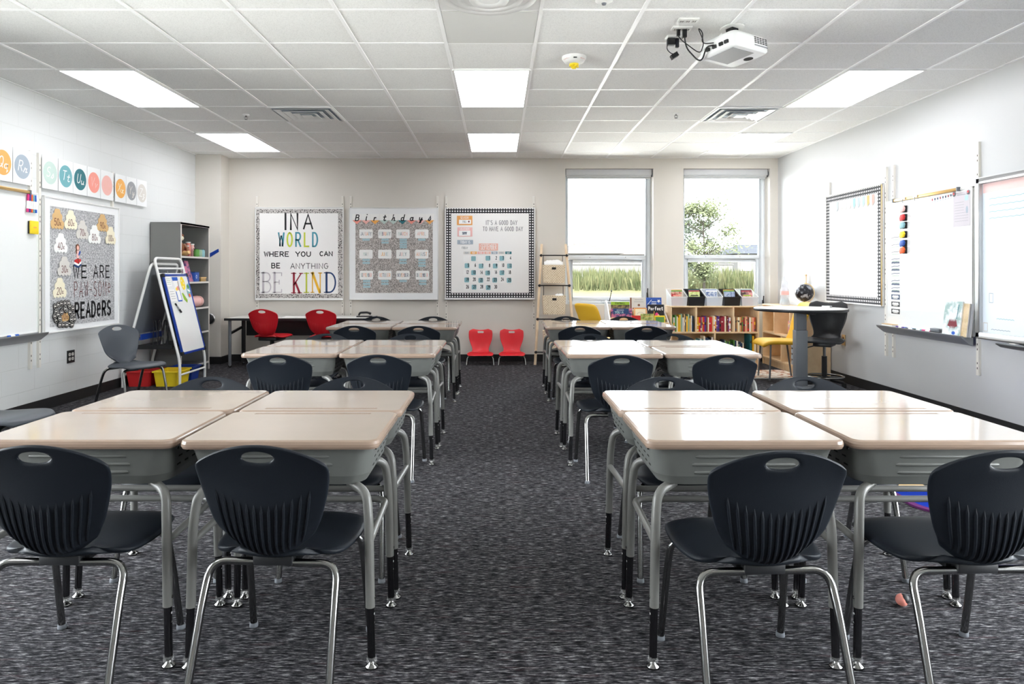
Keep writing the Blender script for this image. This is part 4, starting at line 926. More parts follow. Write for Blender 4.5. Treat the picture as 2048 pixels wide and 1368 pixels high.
for i, mn in enumerate(MON):
    cx, cy = (733.2, 770.7, 806.7, 844.2)[i % 4] + (1.2 if i == 11 else .6 if i == 8 else 0), (468, 508.5, 550.3)[i // 4]
    mb, bx, done, q = card('month_card', 'white rounded month card reading %s on the birthday board' % mn, 'card', 'month cards', (cx - 13.3, cy - 8.9, cx + 13.3, cy + 8.9), 'white', r=.018)
    wd_ = min(.15, .024 * len(mn)); fit(mb, mn, (-wd_ / 2, wd_ / 2, -.022, .024), .0045, -.0035, None, MC[i], gapk=.22); done()
    for k in range(SL[i]):
        yy = cy + 9.6 + k * (5.0 if SL[i] > 3 else 5.7)
        mb, bx, done, q = card('name_slip', 'pale blue name slip, %s one under the %s card' % (ORD[k] if SL[i] > 1 else 'single', mn), 'paper slip', 'blue name slips', (cx - 7.2 + (i % 3) * .3, yy, cx + 7.4 + (i % 3) * .3, yy + 4.1), 'skyblue', .0015)
        ribbon(mb, [(-.034, .002), (-.01, .005), (.012, .001), (.032, .004)], .002, -.002, 'slate'); done()
# 3: calendar
t, p = board('calendar_board', 'calendar board with a black gingham border, third on the back wall', (890, 416, 1070, 599))
b = MB(); O4, I4 = p.rect((892.4, 417.2, 1067.8, 595.6)), p.rect((902.6, 427.2, 1057.4, 585.6))
for a in ((O4[0], I4[0], O4[2], O4[3]), (I4[1], O4[1], O4[2], O4[3]), (I4[0], I4[1], O4[2], I4[2]), (I4[0], I4[1], I4[3], O4[3])): b.box(a[0], a[1], -.0175, -.015, a[2], a[3], 'gingham_border')
b.build('border_strip', t); MB().box(I4[0], I4[1], -.0168, -.015, I4[2], I4[3], 'paper').build('paper_sheet', t)
for wrd, box in (("IT'S A GOOD DAY", (972, 441.5, 1034, 450)), ('TO HAVE A GOOD DAY', (966, 454, 1045.3, 462.2))):
    q = MB(); fit(q, wrd, p.rect(box), .007, Y, 'ink_grey', gapk=.42); q.build('lettering', t)
Yc = YB - .040
def pcard(nm, lab, px, m, words, grp=None, y=Yc):
    mb, bx, done, q = card(nm, lab, 'card', grp, px, m, .002, y, .003)
    for wrd, wb, th, wm in words: fit(mb, wrd, q.rect(wb), th, -.0024, wm, gapk=.2)
    return mb, done
for nm, lab, px, m, words in (('season_card', 'orange season header card at the top of the calendar board', (914.2, 432, 945, 450.6), 'orange', [('SEASON', (921, 433.6, 938, 438.2), .004, 'white')]), ('weather_card', 'pale pink weather header card on the calendar board', (915.2, 455, 945, 473.4), 'softpink', [('WEATHER', (920, 456.6, 939, 460.2), .004, 'white')]),
     ('today_card', 'grey lilac card reading TODAY IS on the calendar board', (915, 480.3, 946.3, 488.8), 'slate', [('TODAY IS', (921, 482, 940.5, 487), .005, 'white')]), ('month_title', 'coral pink title card reading SEPTEMBER on the calendar board', (958, 487.2, 996, 501.2), 'peach', [('SEPTEMBER', (961.5, 489, 993, 499), .006, 'white')]),
     ('day_name_card', 'small white day card under the TODAY IS card', (920.5, 492.3, 939.5, 499.3), 'white', [('FRIDAY', (924, 493.8, 936, 498), .004, 'grey')])):
    pcard(nm, lab, px, m, words)[1]()
mb, done = pcard('season_name_card', 'white card reading FALL with a maroon leaf on the orange card', (918.3, 440, 942.5, 448.2), 'white', [('FALL', (926, 441.8, 933, 445.6), .0045, 'grey')], y=Yc - .003)
mb.poly([(.052 + .016 * math.cos(2*PI*k/10) * (1 if k % 2 else .5), -.0026, .003 + .018 * math.sin(2*PI*k/10) * (1 if k % 2 else .5)) for k in range(10)], 'maroon'); done()
pcard('weather_name_card', 'white card reading SUNNY on the pale pink card', (918.3, 461.5, 941, 472), 'white', [('SUNNY', (925, 464.5, 934, 469), .006, 'navy')], y=Yc - .003)[1]()
for i, (d, m) in enumerate(zip(('SUN', 'MON', 'TUE', 'WED', 'THU', 'FRI', 'SAT'), ('palegrey', 'amber', 'blush', 'peach', 'slate', 'palegrey', 'deepteal'))):
    a = 927.4 + i * 13.85; pcard('weekday_card', '%s weekday header card reading %s on the calendar' % ({'deepteal': 'dark teal', 'palegrey': 'pale grey'}.get(m, m), d), (a, 503.2, a + 12.4, 508.3), m, [(d, (a + 3, 504.2, a + 9.4, 507.4), .0035, 'white' if m != 'palegrey' else 'slate')], 'weekday header cards')[1]()
random.seed(9)
for k in range(33):
    r_, c_ = divmod(k, 7); n = k - 2; cx = 933.4 + c_ * 14.1 + random.uniform(-.4, .4) + (.7 if r_ in (1, 4) else 0); cy = (517, 531.8, 545.6, 560.2, 574.6)[r_] + random.uniform(-.5, .5); teal = k % 2 == 1
    lab = ('%s calendar card numbered %d on the gingham bordered board' % ('teal' if teal else 'white', n)) if n > 0 else ('%s calendar card without a number, %s in the top row' % ('teal' if teal else 'white', ORD[k]))
    mb, bx, done, q = card('calendar_card', lab, 'card', 'calendar number cards', (cx - 6.2, cy - 6.2, cx + 6.2, cy + 6.2), 'white', .002, Yc)
    if teal: mb.prism(rrect(.064, .066, .01, 3), -.0024, -.0019, 'seafoam')
    if n > 0: s_ = str(n); ww = .014; strokes(mb, s_, .026 - text_width(s_, ww, .006) / 2, -.014, .044, ww, .0072, -.003, 'ink_black', gap=.006)
    done()

# ---------------------------------------------------------------- table against the back wall
t = thing('folding_table', 'long white topped table with black edge against the back wall', 'table', (-2.56, 9.22, 0)); TW = .925
MB().box(-TW, TW, -.27, .27, .607, .635, 'table_top').build('tabletop', t, bevel=.004)
f = MB()
for a in ((-TW - .004, TW + .004, -.275, -.268), (-TW - .004, TW + .004, .268, .275), (-TW - .004, -TW + .003, -.27, .27), (TW - .003, TW + .004, -.27, .27)): f.box(*a, .603, .6335, 'edge_black')
f.build('edge_band', t)
MB().box(-TW + .14, TW - .14, .12, .135, .38, .605, 'black_metal').build('modesty_panel', t)
for sx in (-1, 1):
    for sy, rr in ((-.22, .02), (.10, .026)):
        l = MB().cyl((sx * (TW - .05 - (.06 if sy > 0 else 0)), sy, .03), (sx * (TW - .05 - (.06 if sy > 0 else 0)), sy, .607), rr, 'grey_steel' if sy < 0 else 'black_metal').build('leg', t)
        MB().lathe([(.016, .03), (.02, .012), (.016, 0)], 'chrome', 14, c=(sx * (TW - .05 - (.06 if sy > 0 else 0)), sy, 0)).build('glide', l)
    MB().bar((sx * (TW - .06), -.21, .44), (sx * (TW - .1), .10, .50), .02, .03, 'black_metal').build('brace', t)
def item(name, lab, cat, loc, mb, rz=0., group=None, **k): return tag(at(mb.build(name, **k), loc, rz), lab, cat, group)
item('paper_sheet', 'white sheet of paper on the back table between the red chairs, left one', 'paper', (-2.66, 9.2, .6358), MB().box(-.14, .14, -.108, .108, 0, .0012, 'paper'), .05, 'papers on the back table')
item('paper_sheet', 'white sheet of paper on the back table behind the right red chair', 'paper', (-2.3, 9.2, .6358), MB().box(-.14, .14, -.108, .108, 0, .0012, 'paper'), -.06, 'papers on the back table')
t = thing('hole_punch', 'black hole punch at the right end of the back table', 'hole punch', (bw(729, 0, 9.2)[0], 9.2, .6352))
MB().box(-.10, .10, -.04, .04, 0, .014, 'black_plastic').build('base', t, bevel=.004); MB().tube(fillet([(-.075, 0, .02), (-.06, 0, .055), (.04, 0, .06), (.085, 0, .04)], .03), [.012] * 2 + [.014] * 12 + [.016] * 2, 'black_plastic', 8).build('handle', t)

# ---------------------------------------------------------------- ladder with hanging baskets
t = thing('leaning_ladder', 'pale wood ladder with black rungs leaning on the wall by the left window', 'ladder', (.757, 9.24, 0))
def lad(z): return .27 - .0667 * z, .198 * z
for s_ in (-1, 1):
    a, b_ = lad(0), lad(1.60); MB().bar((s_ * a[0], a[1], .0), (s_ * b_[0], b_[1], 1.60), .032, .045, 'pine', up=(0, 1, 0)).build('rail', t, bevel=.003)
RZ = [1.448, 1.042, .597, .168]
for z in RZ:
    x, y = lad(z); r_ = MB().cyl((-x - .02, y - .028, z), (x + .02, y - .028, z), .008, 'black_metal', 12).build('rung', t)
    for s_ in (-1, 1): MB().sphere((s_ * (x + .0), y - .032, z), .019, 'black_metal', 12).build('knob', r_)
for i, (z, zt, zb_) in enumerate(((1.448, 1.312, 1.078), (1.042, .905, .665), (.597, .45, .225))):
    yr = 9.24 + lad(z)[1] - .028; lab = ('woven basket with white tissue hanging from the top ladder rung', 'woven basket hanging from the second ladder rung', 'woven basket hanging from the third ladder rung, mostly behind the desk')[i]
    t = thing('woven_basket', lab, 'basket', (.742, yr - .10, zb_), group='woven baskets on the ladder'); hh = zt - zb_; w0, w1, d_ = .135, .146, .075
    m = MB()
    for sy in (-1, 1): m.hexa([(-w0, sy * d_ - .006, 0), (w0, sy * d_ - .006, 0), (w0, sy * d_ + .006, 0), (-w0, sy * d_ + .006, 0)], [(-w1, sy * d_ - .006, hh), (w1, sy * d_ - .006, hh), (w1, sy * d_ + .006, hh), (-w1, sy * d_ + .006, hh)], 'woven_seagrass')
    for sx in (-1, 1): m.hexa([(sx * w0 - .006, -d_, 0), (sx * w0 + .006, -d_, 0), (sx * w0 + .006, d_, 0), (sx * w0 - .006, d_, 0)], [(sx * w1 - .006, -d_, hh), (sx * w1 + .006, -d_, hh), (sx * w1 + .006, d_, hh), (sx * w1 - .006, d_, hh)], 'woven_seagrass')
    m.box(-w0, w0, -d_, d_, 0, .008, 'woven_seagrass'); m.tube([(-w1, -d_, hh), (w1, -d_, hh), (w1, d_, hh), (-w1, d_, hh), (-w1, -d_, hh)], .008, 'woven_seagrass', 6)
    m.build('body', t); MB().box(-.028, .028, -d_ - .010, -d_ - .006, hh - .055, hh - .025, 'black_plastic').build('handle_slot', t, bevel=.003)
    for s_ in (-1, 1): MB().bar((s_ * .13, d_ + .012, hh - .03), (s_ * .13, d_ + .02, z - zb_ + .008), .008, .004, 'black_metal').build('hanging_strap', t)
    if i < 2:
        q = MB(); random.seed(30 + i); rows = []
        for a in range(7):
            row = []
            for b_ in range(13):
                u = -1 + b_ / 6; ex = abs(u); row.append((u * (.125 if i == 0 else .05) + (0 if i == 0 else .07), -.045 + a * .016, hh - .03 + (.10 if i == 0 else .06) * math.sin(PI * (a + .5) / 7) * (1 - .3 * ex ** 4) + random.uniform(-.008, .008)))
            rows.append(row)
        item('tissue_paper', 'crumpled white tissue paper in the %s ladder basket' % ('top' if i == 0 else 'second'), 'tissue paper', (.742, yr - .10, zb_), q.grid(rows, 'paper'), solid=.006)

# ---------------------------------------------------------------- books
BC = ['red', 'crimson', 'blue', 'royal', 'navy', 'purple', 'gold', 'amber', 'white', 'cream', 'green', 'deepteal', 'black', 'tan', 'brown', 'coral', 'palegrey', 'sage', 'rust', 'orange', 'magenta']
NM = dict(royal='dark blue', navy='navy', deepteal='dark teal', gold='golden yellow', amber='amber', palegrey='pale grey', sage='sage green', tan='tan')
def book(w, d, h, m, loc, rz, lab, grp, tilt=0.):   # upright, spine at local -y
    t = thing('book', lab, 'book', loc, group=grp, rot=(0, tilt, rz))
    c = MB().box(-w / 2, -w / 2 + .0015, -d / 2, d / 2, 0, h, m).box(w / 2 - .0015, w / 2, -d / 2, d / 2, 0, h, m).box(-w / 2, w / 2, -d / 2 - .0015, -d / 2 + .0015, 0, h, m)
    r_ = random.random()
    if r_ < .7:
        k = random.uniform(.35, .75); m2 = random.choice(['white', 'cream', 'black', 'gold', 'red', 'palegrey']); c.box(-w * .42, w * .42, -d / 2 - .0019, -d / 2 - .001, h * k, h * (k + random.uniform(.06, .2)), m2)
        if r_ < .4: c.box(-w * .42, w * .42, -d / 2 - .0019, -d / 2 - .001, h * .08, h * random.uniform(.12, .25), random.choice(['black', 'white', 'red', 'royal']))
    c.build('cover', t); MB().box(-w / 2 + .0014, w / 2 - .0014, -d / 2 + .001, d / 2 - .003, .002, h - .003, 'cream').build('pages', t)
def shelf_books(x0, x1, ybase, z, hs, bay, grp, seed, along='x', face=0., pal=None):
    random.seed(seed); x = x0; L = []
    while True:
        w = random.uniform(.011, .023); x += w + .0012
        if x > x1: break
        L.append((x - w / 2 - .0006, w))
    for i, (xx, w) in enumerate(L):
        m = random.choice(pal or BC); h = random.uniform(*hs); d = random.uniform(.125, .14)
        loc = (xx, ybase + d / 2, z) if along == 'x' else (ybase + d / 2, xx, z)
        book(w, d, h, m, loc, face, '%s spined book, %s from the left %s' % (NM.get(m, m), ORD[i], bay), grp)

# ---------------------------------------------------------------- wooden bookcase under the right window
BX0, BX1, BY0, BY1, BT = 2.146, 3.25, 8.74, 9.03, .80
t = thing('bookcase', 'low maple bookcase full of books under the right window', 'bookcase', (0, 0, 0)); e = .018
for s_, nm in ((BX0, 'side_panel'), (BX1 - e, 'side_panel')): MB().box(s_, s_ + e, BY0, BY1, 0, BT - e, 'maple').build(nm, t)
MB().box(BX0, BX1, BY0 - .004, BY1, BT - e, BT, 'maple').build('top_board', t, bevel=.003); MB().box(BX0 + e, BX1 - e, BY1 - .01, BY1, .05, BT - e, 'maple').build('back_panel', t)
for z in (.46, .135): MB().box(BX0 + e, BX1 - e, BY0, BY1 - .01, z, z + e, 'maple').build('shelf', t)
MB().box(BX0 + e, BX1 - e, BY0 + .02, BY0 + .035, 0, .135, 'maple').build('plinth', t)
for px, z0, z1 in ((1392.7, .478, BT - e), (1467.2, .478, BT - e), (1430, .153, .46)): x = bw(px, 0, BY0)[0]; MB().box(x - e / 2, x + e / 2, BY0, BY1 - .01, z0, z1, 'maple').build('divider', t)
d1, d2_, d3 = bw(1392.7, 0, BY0)[0], bw(1467.2, 0, BY0)[0], bw(1430, 0, BY0)[0]
rebase(t, 2.698, 8.885)
shelf_books(BX0 + .024, d1 - .03, 8.765, .4785, (.165, .225), 'in the left bay of the upper shelf', 'books in the left upper bay', 1, pal=['cream', 'gold', 'royal', 'green', 'red', 'white', 'navy', 'tan', 'sage', 'cream', 'palegrey', 'deepteal'])
shelf_books(d1 + .012, d2_ - .02, 8.765, .4785, (.17, .195), 'in the middle bay of the upper shelf', 'books in the middle upper bay', 2, pal=['purple', 'amber', 'brown', 'white', 'crimson', 'navy', 'gold', 'cream', 'red', 'maroon', 'palegrey', 'violet', 'tan'])
shelf_books(d2_ + .012, BX1 - .03, 8.765, .4785, (.17, .19), 'in the right bay of the upper shelf', 'books in the right upper bay', 3, pal=['rust', 'brown', 'cream', 'black', 'rust', 'white', 'tan', 'crimson', 'coral', 'green'])
shelf_books(2.50, d3 - .015, 8.765, .1535, (.23, .275), 'showing in the left lower bay', 'books in the left lower bay', 5, pal=['navy', 'deepteal', 'white', 'black', 'cream'])
shelf_books(d3 + .05, 3.10, 8.765, .1535, (.16, .225), 'in the right lower bay', 'books in the right lower bay', 6, pal=['green', 'white', 'crimson', 'navy', 'sage', 'cream', 'black'])
book(.022, .2, .29, 'deepteal', (3.155, 8.87, .1535), 0, 'tall dark teal book near the right end of the lower shelf', 'tall books on the lower shelf'); book(.02, .2, .27, 'gold', (3.185, 8.87, .1535), 0, 'tall golden yellow book at the right end of the lower shelf', 'tall books on the lower shelf'); book(.02, .2, .2, 'cream', (3.21, 8.87, .1535), 0, 'cream book against the right side of the lower shelf', 'tall books on the lower shelf')
# book bins on top
BINS = [('clear_bin', 'clear plastic book bin at the left end of the bookcase top', [('red', 'palegrey')]), ('black_plastic', 'black book bin, left of the two on the bookcase', [('limegreen', 'cream')]), ('clear_bin', 'clear plastic book bin between the two black bins', [('palegrey', 'blue')]), ('black_plastic', 'black book bin, right of the two on the bookcase', [('slate', 'royal')]), ('clear_bin', 'clear plastic book bin at the right end of the bookcase top', [('pink', 'black')])]
CV = [cover_mat('cover_red', (170, 26, 34), (206, 176, 150), 20), cover_mat('cover_lime', (190, 206, 110), (226, 230, 170), 25), cover_mat('cover_comic', (200, 206, 214), (96, 116, 160), 26), cover_mat('cover_slate', (120, 140, 176), (190, 200, 216), 30), cover_mat('cover_pink', (56, 50, 50), (226, 160, 160), 18)]
CN = ['cover_red', 'cover_lime', 'cover_comic', 'cover_slate', 'cover_pink']
for i, (m, lab, _) in enumerate(BINS):
    cx = BX0 + .112 + i * .2205; t = thing('book_bin', lab, 'bin', (cx, 8.885, BT), group='book bins on the bookcase'); th = .003
    fw, bw2, fd, h0, h1 = .094, .103, .125, .112, .205
    q = MB(); q.box(-fw + .002, fw - .002, -fd, fd - .01, 0, th, m)
    q.hexa([(-fw, -fd, 0), (fw, -fd, 0), (fw, -fd + th, 0), (-fw, -fd + th, 0)], [(-bw2, -fd - .012, h0), (bw2, -fd - .012, h0), (bw2, -fd - .012 + th, h0), (-bw2, -fd - .012 + th, h0)], m)
    q.hexa([(-fw, fd - .01, 0), (fw, fd - .01, 0), (fw, fd - .01 + th, 0), (-fw, fd - .01 + th, 0)], [(-bw2, fd, h1), (bw2, fd, h1), (bw2, fd + th, h1), (-bw2, fd + th, h1)], m)
    for s_ in (-1, 1): q.hexa([(s_ * fw, -fd, 0), (s_ * fw - s_ * th, -fd, 0), (s_ * fw - s_ * th, fd, 0), (s_ * fw, fd, 0)], [(s_ * bw2, -fd - .012, h0), (s_ * bw2 - s_ * th, -fd - .012, h0), (s_ * bw2 - s_ * th, fd, h1), (s_ * bw2, fd, h1)], m)
    q.build('body', t)
    rm = MB().tube([(-bw2, -fd - .012, h0), (bw2, -fd - .012, h0), (bw2, fd, h1), (-bw2, fd, h1), (-bw2, -fd - .012, h0)], .0035, m if m != 'clear_bin' else 'white', 6); rm.build('rim', t)
    for k in range(3):
        mm = CN[i] if k == 0 else ['blue', 'green', 'amber', 'crimson', 'deepteal', 'white'][(i * 2 + k) % 6]; hh = .175 if k == 0 else .185 + .006 * k
        c = MB().box(-.068, .068, 0, .012, 0, hh, mm).box(-.066, .068, .0015, .0105, .002, hh + .0006, 'cream')
        if k == 0 and i in (0, 1, 4): squig(c, -.045, .045, hh * .72, .009, -.0006, ('coral', 'ink_black', '', '', 'limegreen')[i])
        o = c.build('book'); tag(at(o, (cx - .012 + k * .012, 8.885 - .085 + k * .05, BT + .004), rot=(R(-10), 0, 0)), '%s book in the %s' % (('front facing', 'middle', 'rearmost')[k], ('leftmost clear bin on the bookcase', 'left black bin on the bookcase', 'clear bin between two black bins', 'right black bin on the bookcase', 'rightmost clear bin on the bookcase')[i]), 'book', 'books in the bins')

# ---------------------------------------------------------------- front facing book display
RX0, RX1 = 1.375, 2.125
t = thing('book_display', 'white sided display rack of picture books beside the bookcase', 'book rack', (0, 0, 0))
for x in (RX0, RX1 - .016):
    MB().prism([(8.62, 0), (9.08, 0), (9.08, .80), (9.0, .86), (8.90, .82), (8.66, .62)] if x == RX0 else [(8.62, 0), (9.08, 0), (9.08, .72), (8.92, .72), (8.66, .56)], x, x + .016, 'white_paint', axis='x').build('side_panel', t)
TIER = {0: (8.985, .722), 1: (8.855, .640), 2: (8.725, .588)}
for k, (yy, z) in TIER.items(): MB().box(RX0 + .016, RX1 - .016, yy - .05, yy + .055, z - .014, z - .001, 'maple').box(RX0 + .016, RX1 - .016, yy - .055, yy - .048, z - .014, z + .014, 'maple').build('tier_shelf', t)
MB().box(RX0 + .016, RX1 - .016, 9.062, 9.074, .02, .72, 'maple').build('back_panel', t)
rebase(t, 1.75, 8.85)
cover_mat('cover_brown', (70, 60, 44), (150, 130, 84), 20); cover_mat('cover_party', (30, 46, 110), (210, 120, 150), 24); cover_mat('cover_field', (196, 200, 120), (120, 140, 60), 20)
def facing(lab, px, k, mats, deco=None):
    yy, z = TIER[k]; X0, Z1 = bw(px[0], px[1], yy); X1, _ = bw(px[2], px[1], yy); w, h = X1 - X0, Z1 - z; q = MB().box(-w / 2, w / 2, 0, .012, 0, h, mats); q.box(-w / 2 + .002, w / 2 - .001, .0015, .0105, .001, h + .0005, 'cream')
    if deco: deco(q, w, h)
    tag(at(q.build('picture_book'), ((X0 + X1) / 2, yy - .012, z), rot=(R(-6), 0, 0)), lab, 'book', 'picture books on the rack')
e_ = -.0006
facing('brown picture book with a lime green title band at the back left of the rack', (1222, 603.5, 1259, 0), 0, 'cover_brown', lambda q, w, h: (front_rect(q, -w / 2, w / 2, h - .04, h, e_, 'limegreen'), strokes(q, 'FOOTBALL', 0, h - .03, .02, .013, .004, e_ * 2, 'ink_black')))
facing('beige picture book with a brown spine in the back middle of the rack', (1260, 595, 1292, 0), 0, 'palegrey', lambda q, w, h: (front_rect(q, -w / 2, -w / 2 + .02, 0, h, e_, 'brown'), squig(q, -.04, .06, h - .028, .0035, e_ * 2, 'ink_grey'), squig(q, -.05, .07, h - .055, .0035, e_ * 2, 'ink_grey'), front_disc(q, .01, h * .45, .016, .014, e_ * 2, 'brown'), front_rect(q, -w / 2 + .03, w / 2 - .01, .03, .045, e_ * 2, 'rust')))
facing('blue picture book with a white star at the back right of the rack', (1292.5, 595, 1323, 0), 0, 'blue', lambda q, w, h: (ribbon(q, [(-w / 2 + .01, h * .45), (-.03, h - .03)], .006, e_, 'white'), squig(q, -.03, .03, h - .055, .006, e_ * 2, 'white'), squig(q, -.03, .03, h - .08, .006, e_ * 2, 'white'), squig(q, -.03, .03, h - .105, .006, e_ * 2, 'white'), q.poly([(.062 + .026 * math.cos(2*PI*k/10 + .3) * (1 if k % 2 else .45), e_ * 2, h - .045 + .026 * math.sin(2*PI*k/10 + .3) * (1 if k % 2 else .45)) for k in range(10)], 'white')))
facing('dark blue picture book reading YOU in the middle left of the rack', (1221.5, 617, 1264, 0), 1, 'cover_party', lambda q, w, h: (front_rect(q, -w / 2 + .03, w / 2 - .04, h * .45, h, e_, 'royal'), squig(q, -.06, .03, h * .84, .004, e_ * 2, 'white'), strokes(q, 'YOU M', -.03, h * .50, .028, .018, .006, e_ * 2, 'skyblue')))
facing('cream picture book with an orange frame in the middle of the rack', (1268, 616, 1293.5, 0), 1, 'cream', lambda q, w, h: (ribbon(q, [(-w / 2 + .008, .004), (-w / 2 + .008, h - .006), (w / 2 - .008, h - .006), (w / 2 - .008, .004)], .012, e_, 'orange'), ribbon(q, arc(0, h * .35, .045, .03, 0, 180, 10), .003, e_ * 2, 'grey')))
def perfect(q, w, h):
    # bold serif title
    strokes(q, 'Peřfect', 0, h * .60, .040, .020, .0095, e_ * 2, 'white', gap=.007); front_disc(q, .012, h * .22, .022, .035, e_ * 2, 'pink'); front_disc(q, .032, h * .16, .014, .024, e_ * 3, 'blush'); ribbon(q, [(-.028, .0), (-.02, h * .5)], .008, e_ * 2, 'amber')
facing('black picture book titled Perfect in the middle right of the rack', (1294.8, 609, 1328, 0), 1, 'black', perfect)
facing('red picture book in the front row of the rack', (1264, 631, 1281, 0), 2, 'red', lambda q, w, h: front_disc(q, .02, .02, .018, .018, e_, 'cream'))
facing('pale yellow picture book in the front row of the rack', (1281.5, 627.5, 1307, 0), 2, 'cover_field', lambda q, w, h: squig(q, -.05, .05, h * .75, .004, e_ * 2, 'amber'))
facing('yellow framed picture book at the front right of the rack', (1309, 631, 1330, 0), 2, 'yellow', lambda q, w, h: front_rect(q, -w / 2 + .012, w / 2 - .012, 0, h - .018, e_, 'green'))

# ---------------------------------------------------------------- left wall
def L3(Y, z, d=0.): return (XL + d, Y, z)
for px, lab in ((57.5, 'white slotted rail at the right edge of the left whiteboard'), (75, 'white slotted rail at the left edge of the reading board'), (222, 'white slotted rail at the right edge of the reading board')): rail(0, .39, 2.26, lab, L3(lw(px, 0)[0], 0), LEFTWALL)
def whiteboard(name, lab, loc, rz, W, hh):
    t = thing(name, lab, 'whiteboard', loc, rz, 'whiteboards')
    MB().box(-W / 2, W / 2, -.020, 0, 0, hh, 'whiteboard').build('writing_surface', t)
    f = MB()
    for a in ((-W / 2, -W / 2 + .012, 0, hh), (W / 2 - .012, W / 2, 0, hh), (-W / 2, W / 2, 0, .012), (-W / 2, W / 2, hh - .012, hh)): f.box(a[0], a[1], -.026, .002, a[2], a[3], 'white_metal')
    f.build('frame', t, bevel=.002); return t
def tray(t, W, z, m='tray_grey'):
    pr = [(-.022, .0), (-.022, -.075), (-.052, -.062), (-.115, -.012), (-.12, .004), (-.105, .004), (-.095, -.008), (-.03, -.008)]
    MB().prism(pr, -W / 2, W / 2, m, axis='x').build('marker_tray', t, bevel=.002)
def map_rail(t, x0, x1, z, clips):
    MB().box(x0, x1, -.048, -.026, z - .013, z + .013, 'gold_rail').build('map_rail', t, bevel=.003)
    q = MB().box(x0 - .006, x0 + .008, -.052, -.024, z - .018, z + .018, 'grey_steel').box(x1 - .008, x1 + .006, -.052, -.024, z - .018, z + .018, 'grey_steel'); q.build('rail_cap', t)
    for c in clips: MB().box(c - .03, c + .03, -.054, -.046, z - .008, z + .012, 'aluminium').tube([(c, -.052, z), (c, -.062, z - .02), (c, -.052, z - .035)], .003, 'chrome', 6).build('map_clip', t)
def marker(lab, loc, rz, L, m, cap, grp, rot=None):   # lies along local x unless rotated
    t = thing('dry_erase_marker', lab, 'marker', loc, group=grp, rot=rot or (0, 0, rz))
    MB().cyl((-L / 2, 0, 0), (L * .12, 0, 0), .0085, m, 10).build('barrel', t); MB().cyl((L * .12, 0, 0), (L / 2, 0, 0), .0095, cap, 10).cyl((-L / 2 - .006, 0, 0), (-L * .34, 0, 0), .009, cap, 10).build('cap', t)
t = whiteboard('whiteboard', 'large whiteboard on the left wall cut off by the photo edge', L3(5.17, .70, .022), LEFTWALL, 1.80, 1.20)
tray(t, 1.80, .0); map_rail(t, -.88, .77, 1.195, ())
for i, (m, nm) in enumerate((('magenta', 'magenta'), ('violet', 'dark violet'), ('orangepen', 'orange'), ('teal', 'teal'), ('bluepen', 'blue'))):
    marker('%s capped marker held upright at the top of the left whiteboard' % nm, L3(5.92 + i * .0245, 1.805, .058), 0, .145, 'white', m, 'upright markers on the left whiteboard', rot=(0, R(-90 + (4 - 2 * i)), R(90)))
t = thing('board_eraser', 'yellow board eraser stuck on the left whiteboard', 'eraser', L3(5.985, 1.60, .048), LEFTWALL)
MB().box(-.05, .05, -.028, -.012, -.056, .056, 'yellow').build('body', t, bevel=.004); MB().box(-.048, .048, -.012, 0, -.054, .054, 'black').build('felt_pad', t); q = MB(); squig(q, -.02, .02, .0, .006, -.0285, 'amber'); q.build('print', t)
marker('blue marker lying on the tray of the left whiteboard', (XL + .087, 5.70, .7035), R(95), .13, 'white', 'bluepen', 'markers on the left tray')
# cursive alphabet cards
AL = [('Qq', 'orange', 5.547, 5.770, 'white'), ('Rr', 'slate', 5.779, 6.003, 'white'), ('Ss', 'mint', 6.147, 6.365, 'white'), ('Tt', 'teal', 6.375, 6.590, 'white'), ('Uu', 'deepteal', 6.596, 6.816, 'white'), ('Vv', 'coral', 6.823, 7.045, 'softpink'), ('Ww', 'blush', 7.052, 7.282, 'peach'), ('Xx', 'amber', 7.318, 7.53, 'cream'), ('Yy', 'grey', 7.538, 7.752, 'palegrey'), ('Zz', 'palegrey', 7.76, 7.978, 'white')]
for s_, m, y0, y1, ink in AL:
    nm = {'slate': 'blue grey', 'mint': 'mint', 'deepteal': 'dark teal', 'palegrey': 'pale grey'}.get(m, m); w = (y1 - y0) / 2
    q = MB().box(-w, w, -.003, 0, -.146, .146, 'white_paint'); front_disc(q, .0, .0, .098, .102, -.0034, m)
    strokes(q, s_[0], -.030, -.035, .085, .052, .0085, -.0038, ink, slant=.22); strokes(q, s_[1], .034, -.045, .068, .050, .0085, -.0038, ink, slant=.22)
    tag(at(q.build('alphabet_card'), L3((y0 + y1) / 2, 2.104, .0285), LEFTWALL), 'white alphabet card with cursive %s on a %s circle' % (s_, nm), 'card', 'cursive alphabet cards')
# reading board
class PxL:
    def __init__(s, Yc, Z0): s.Yc, s.Z0 = Yc, Z0
    def __call__(s, cx, cy): Y, Z = lw(70 + cx / 4.886, 390 + cy / 4.886); return Y - s.Yc, Z - s.Z0
    def rect(s, a): x0, z1 = s(a[0], a[1]); x1, z0 = s(a[2], a[3]); return x0, x1, z0, z1
Yc, Z0 = 6.765, .677
t = thing('reading_board', 'grey felt board reading WE ARE PAW-SOME READERS on the left wall', 'board', L3(Yc, Z0, .022), LEFTWALL); p = PxL(Yc, Z0)
MB().box(-.61, .61, -.016, 0, 0, 1.216, 'white_paint').build('backing', t); f = MB()
for a in ((-.61, -.598, 0, 1.216), (.598, .61, 0, 1.216), (-.61, .61, 0, .012), (-.61, .61, 1.204, 1.216)): f.box(a[0], a[1], -.026, -.001, a[2], a[3], 'white_metal')
f.build('frame', t, bevel=.002); FX0, FX1, FZ0, FZ1 = 6.244 - Yc, 7.288 - Yc, .731 - Z0, 1.81 - Z0
MB().box(FX0, FX1, -.0185, -.015, FZ0, FZ1, 'grey_felt').build('felt_panel', t)
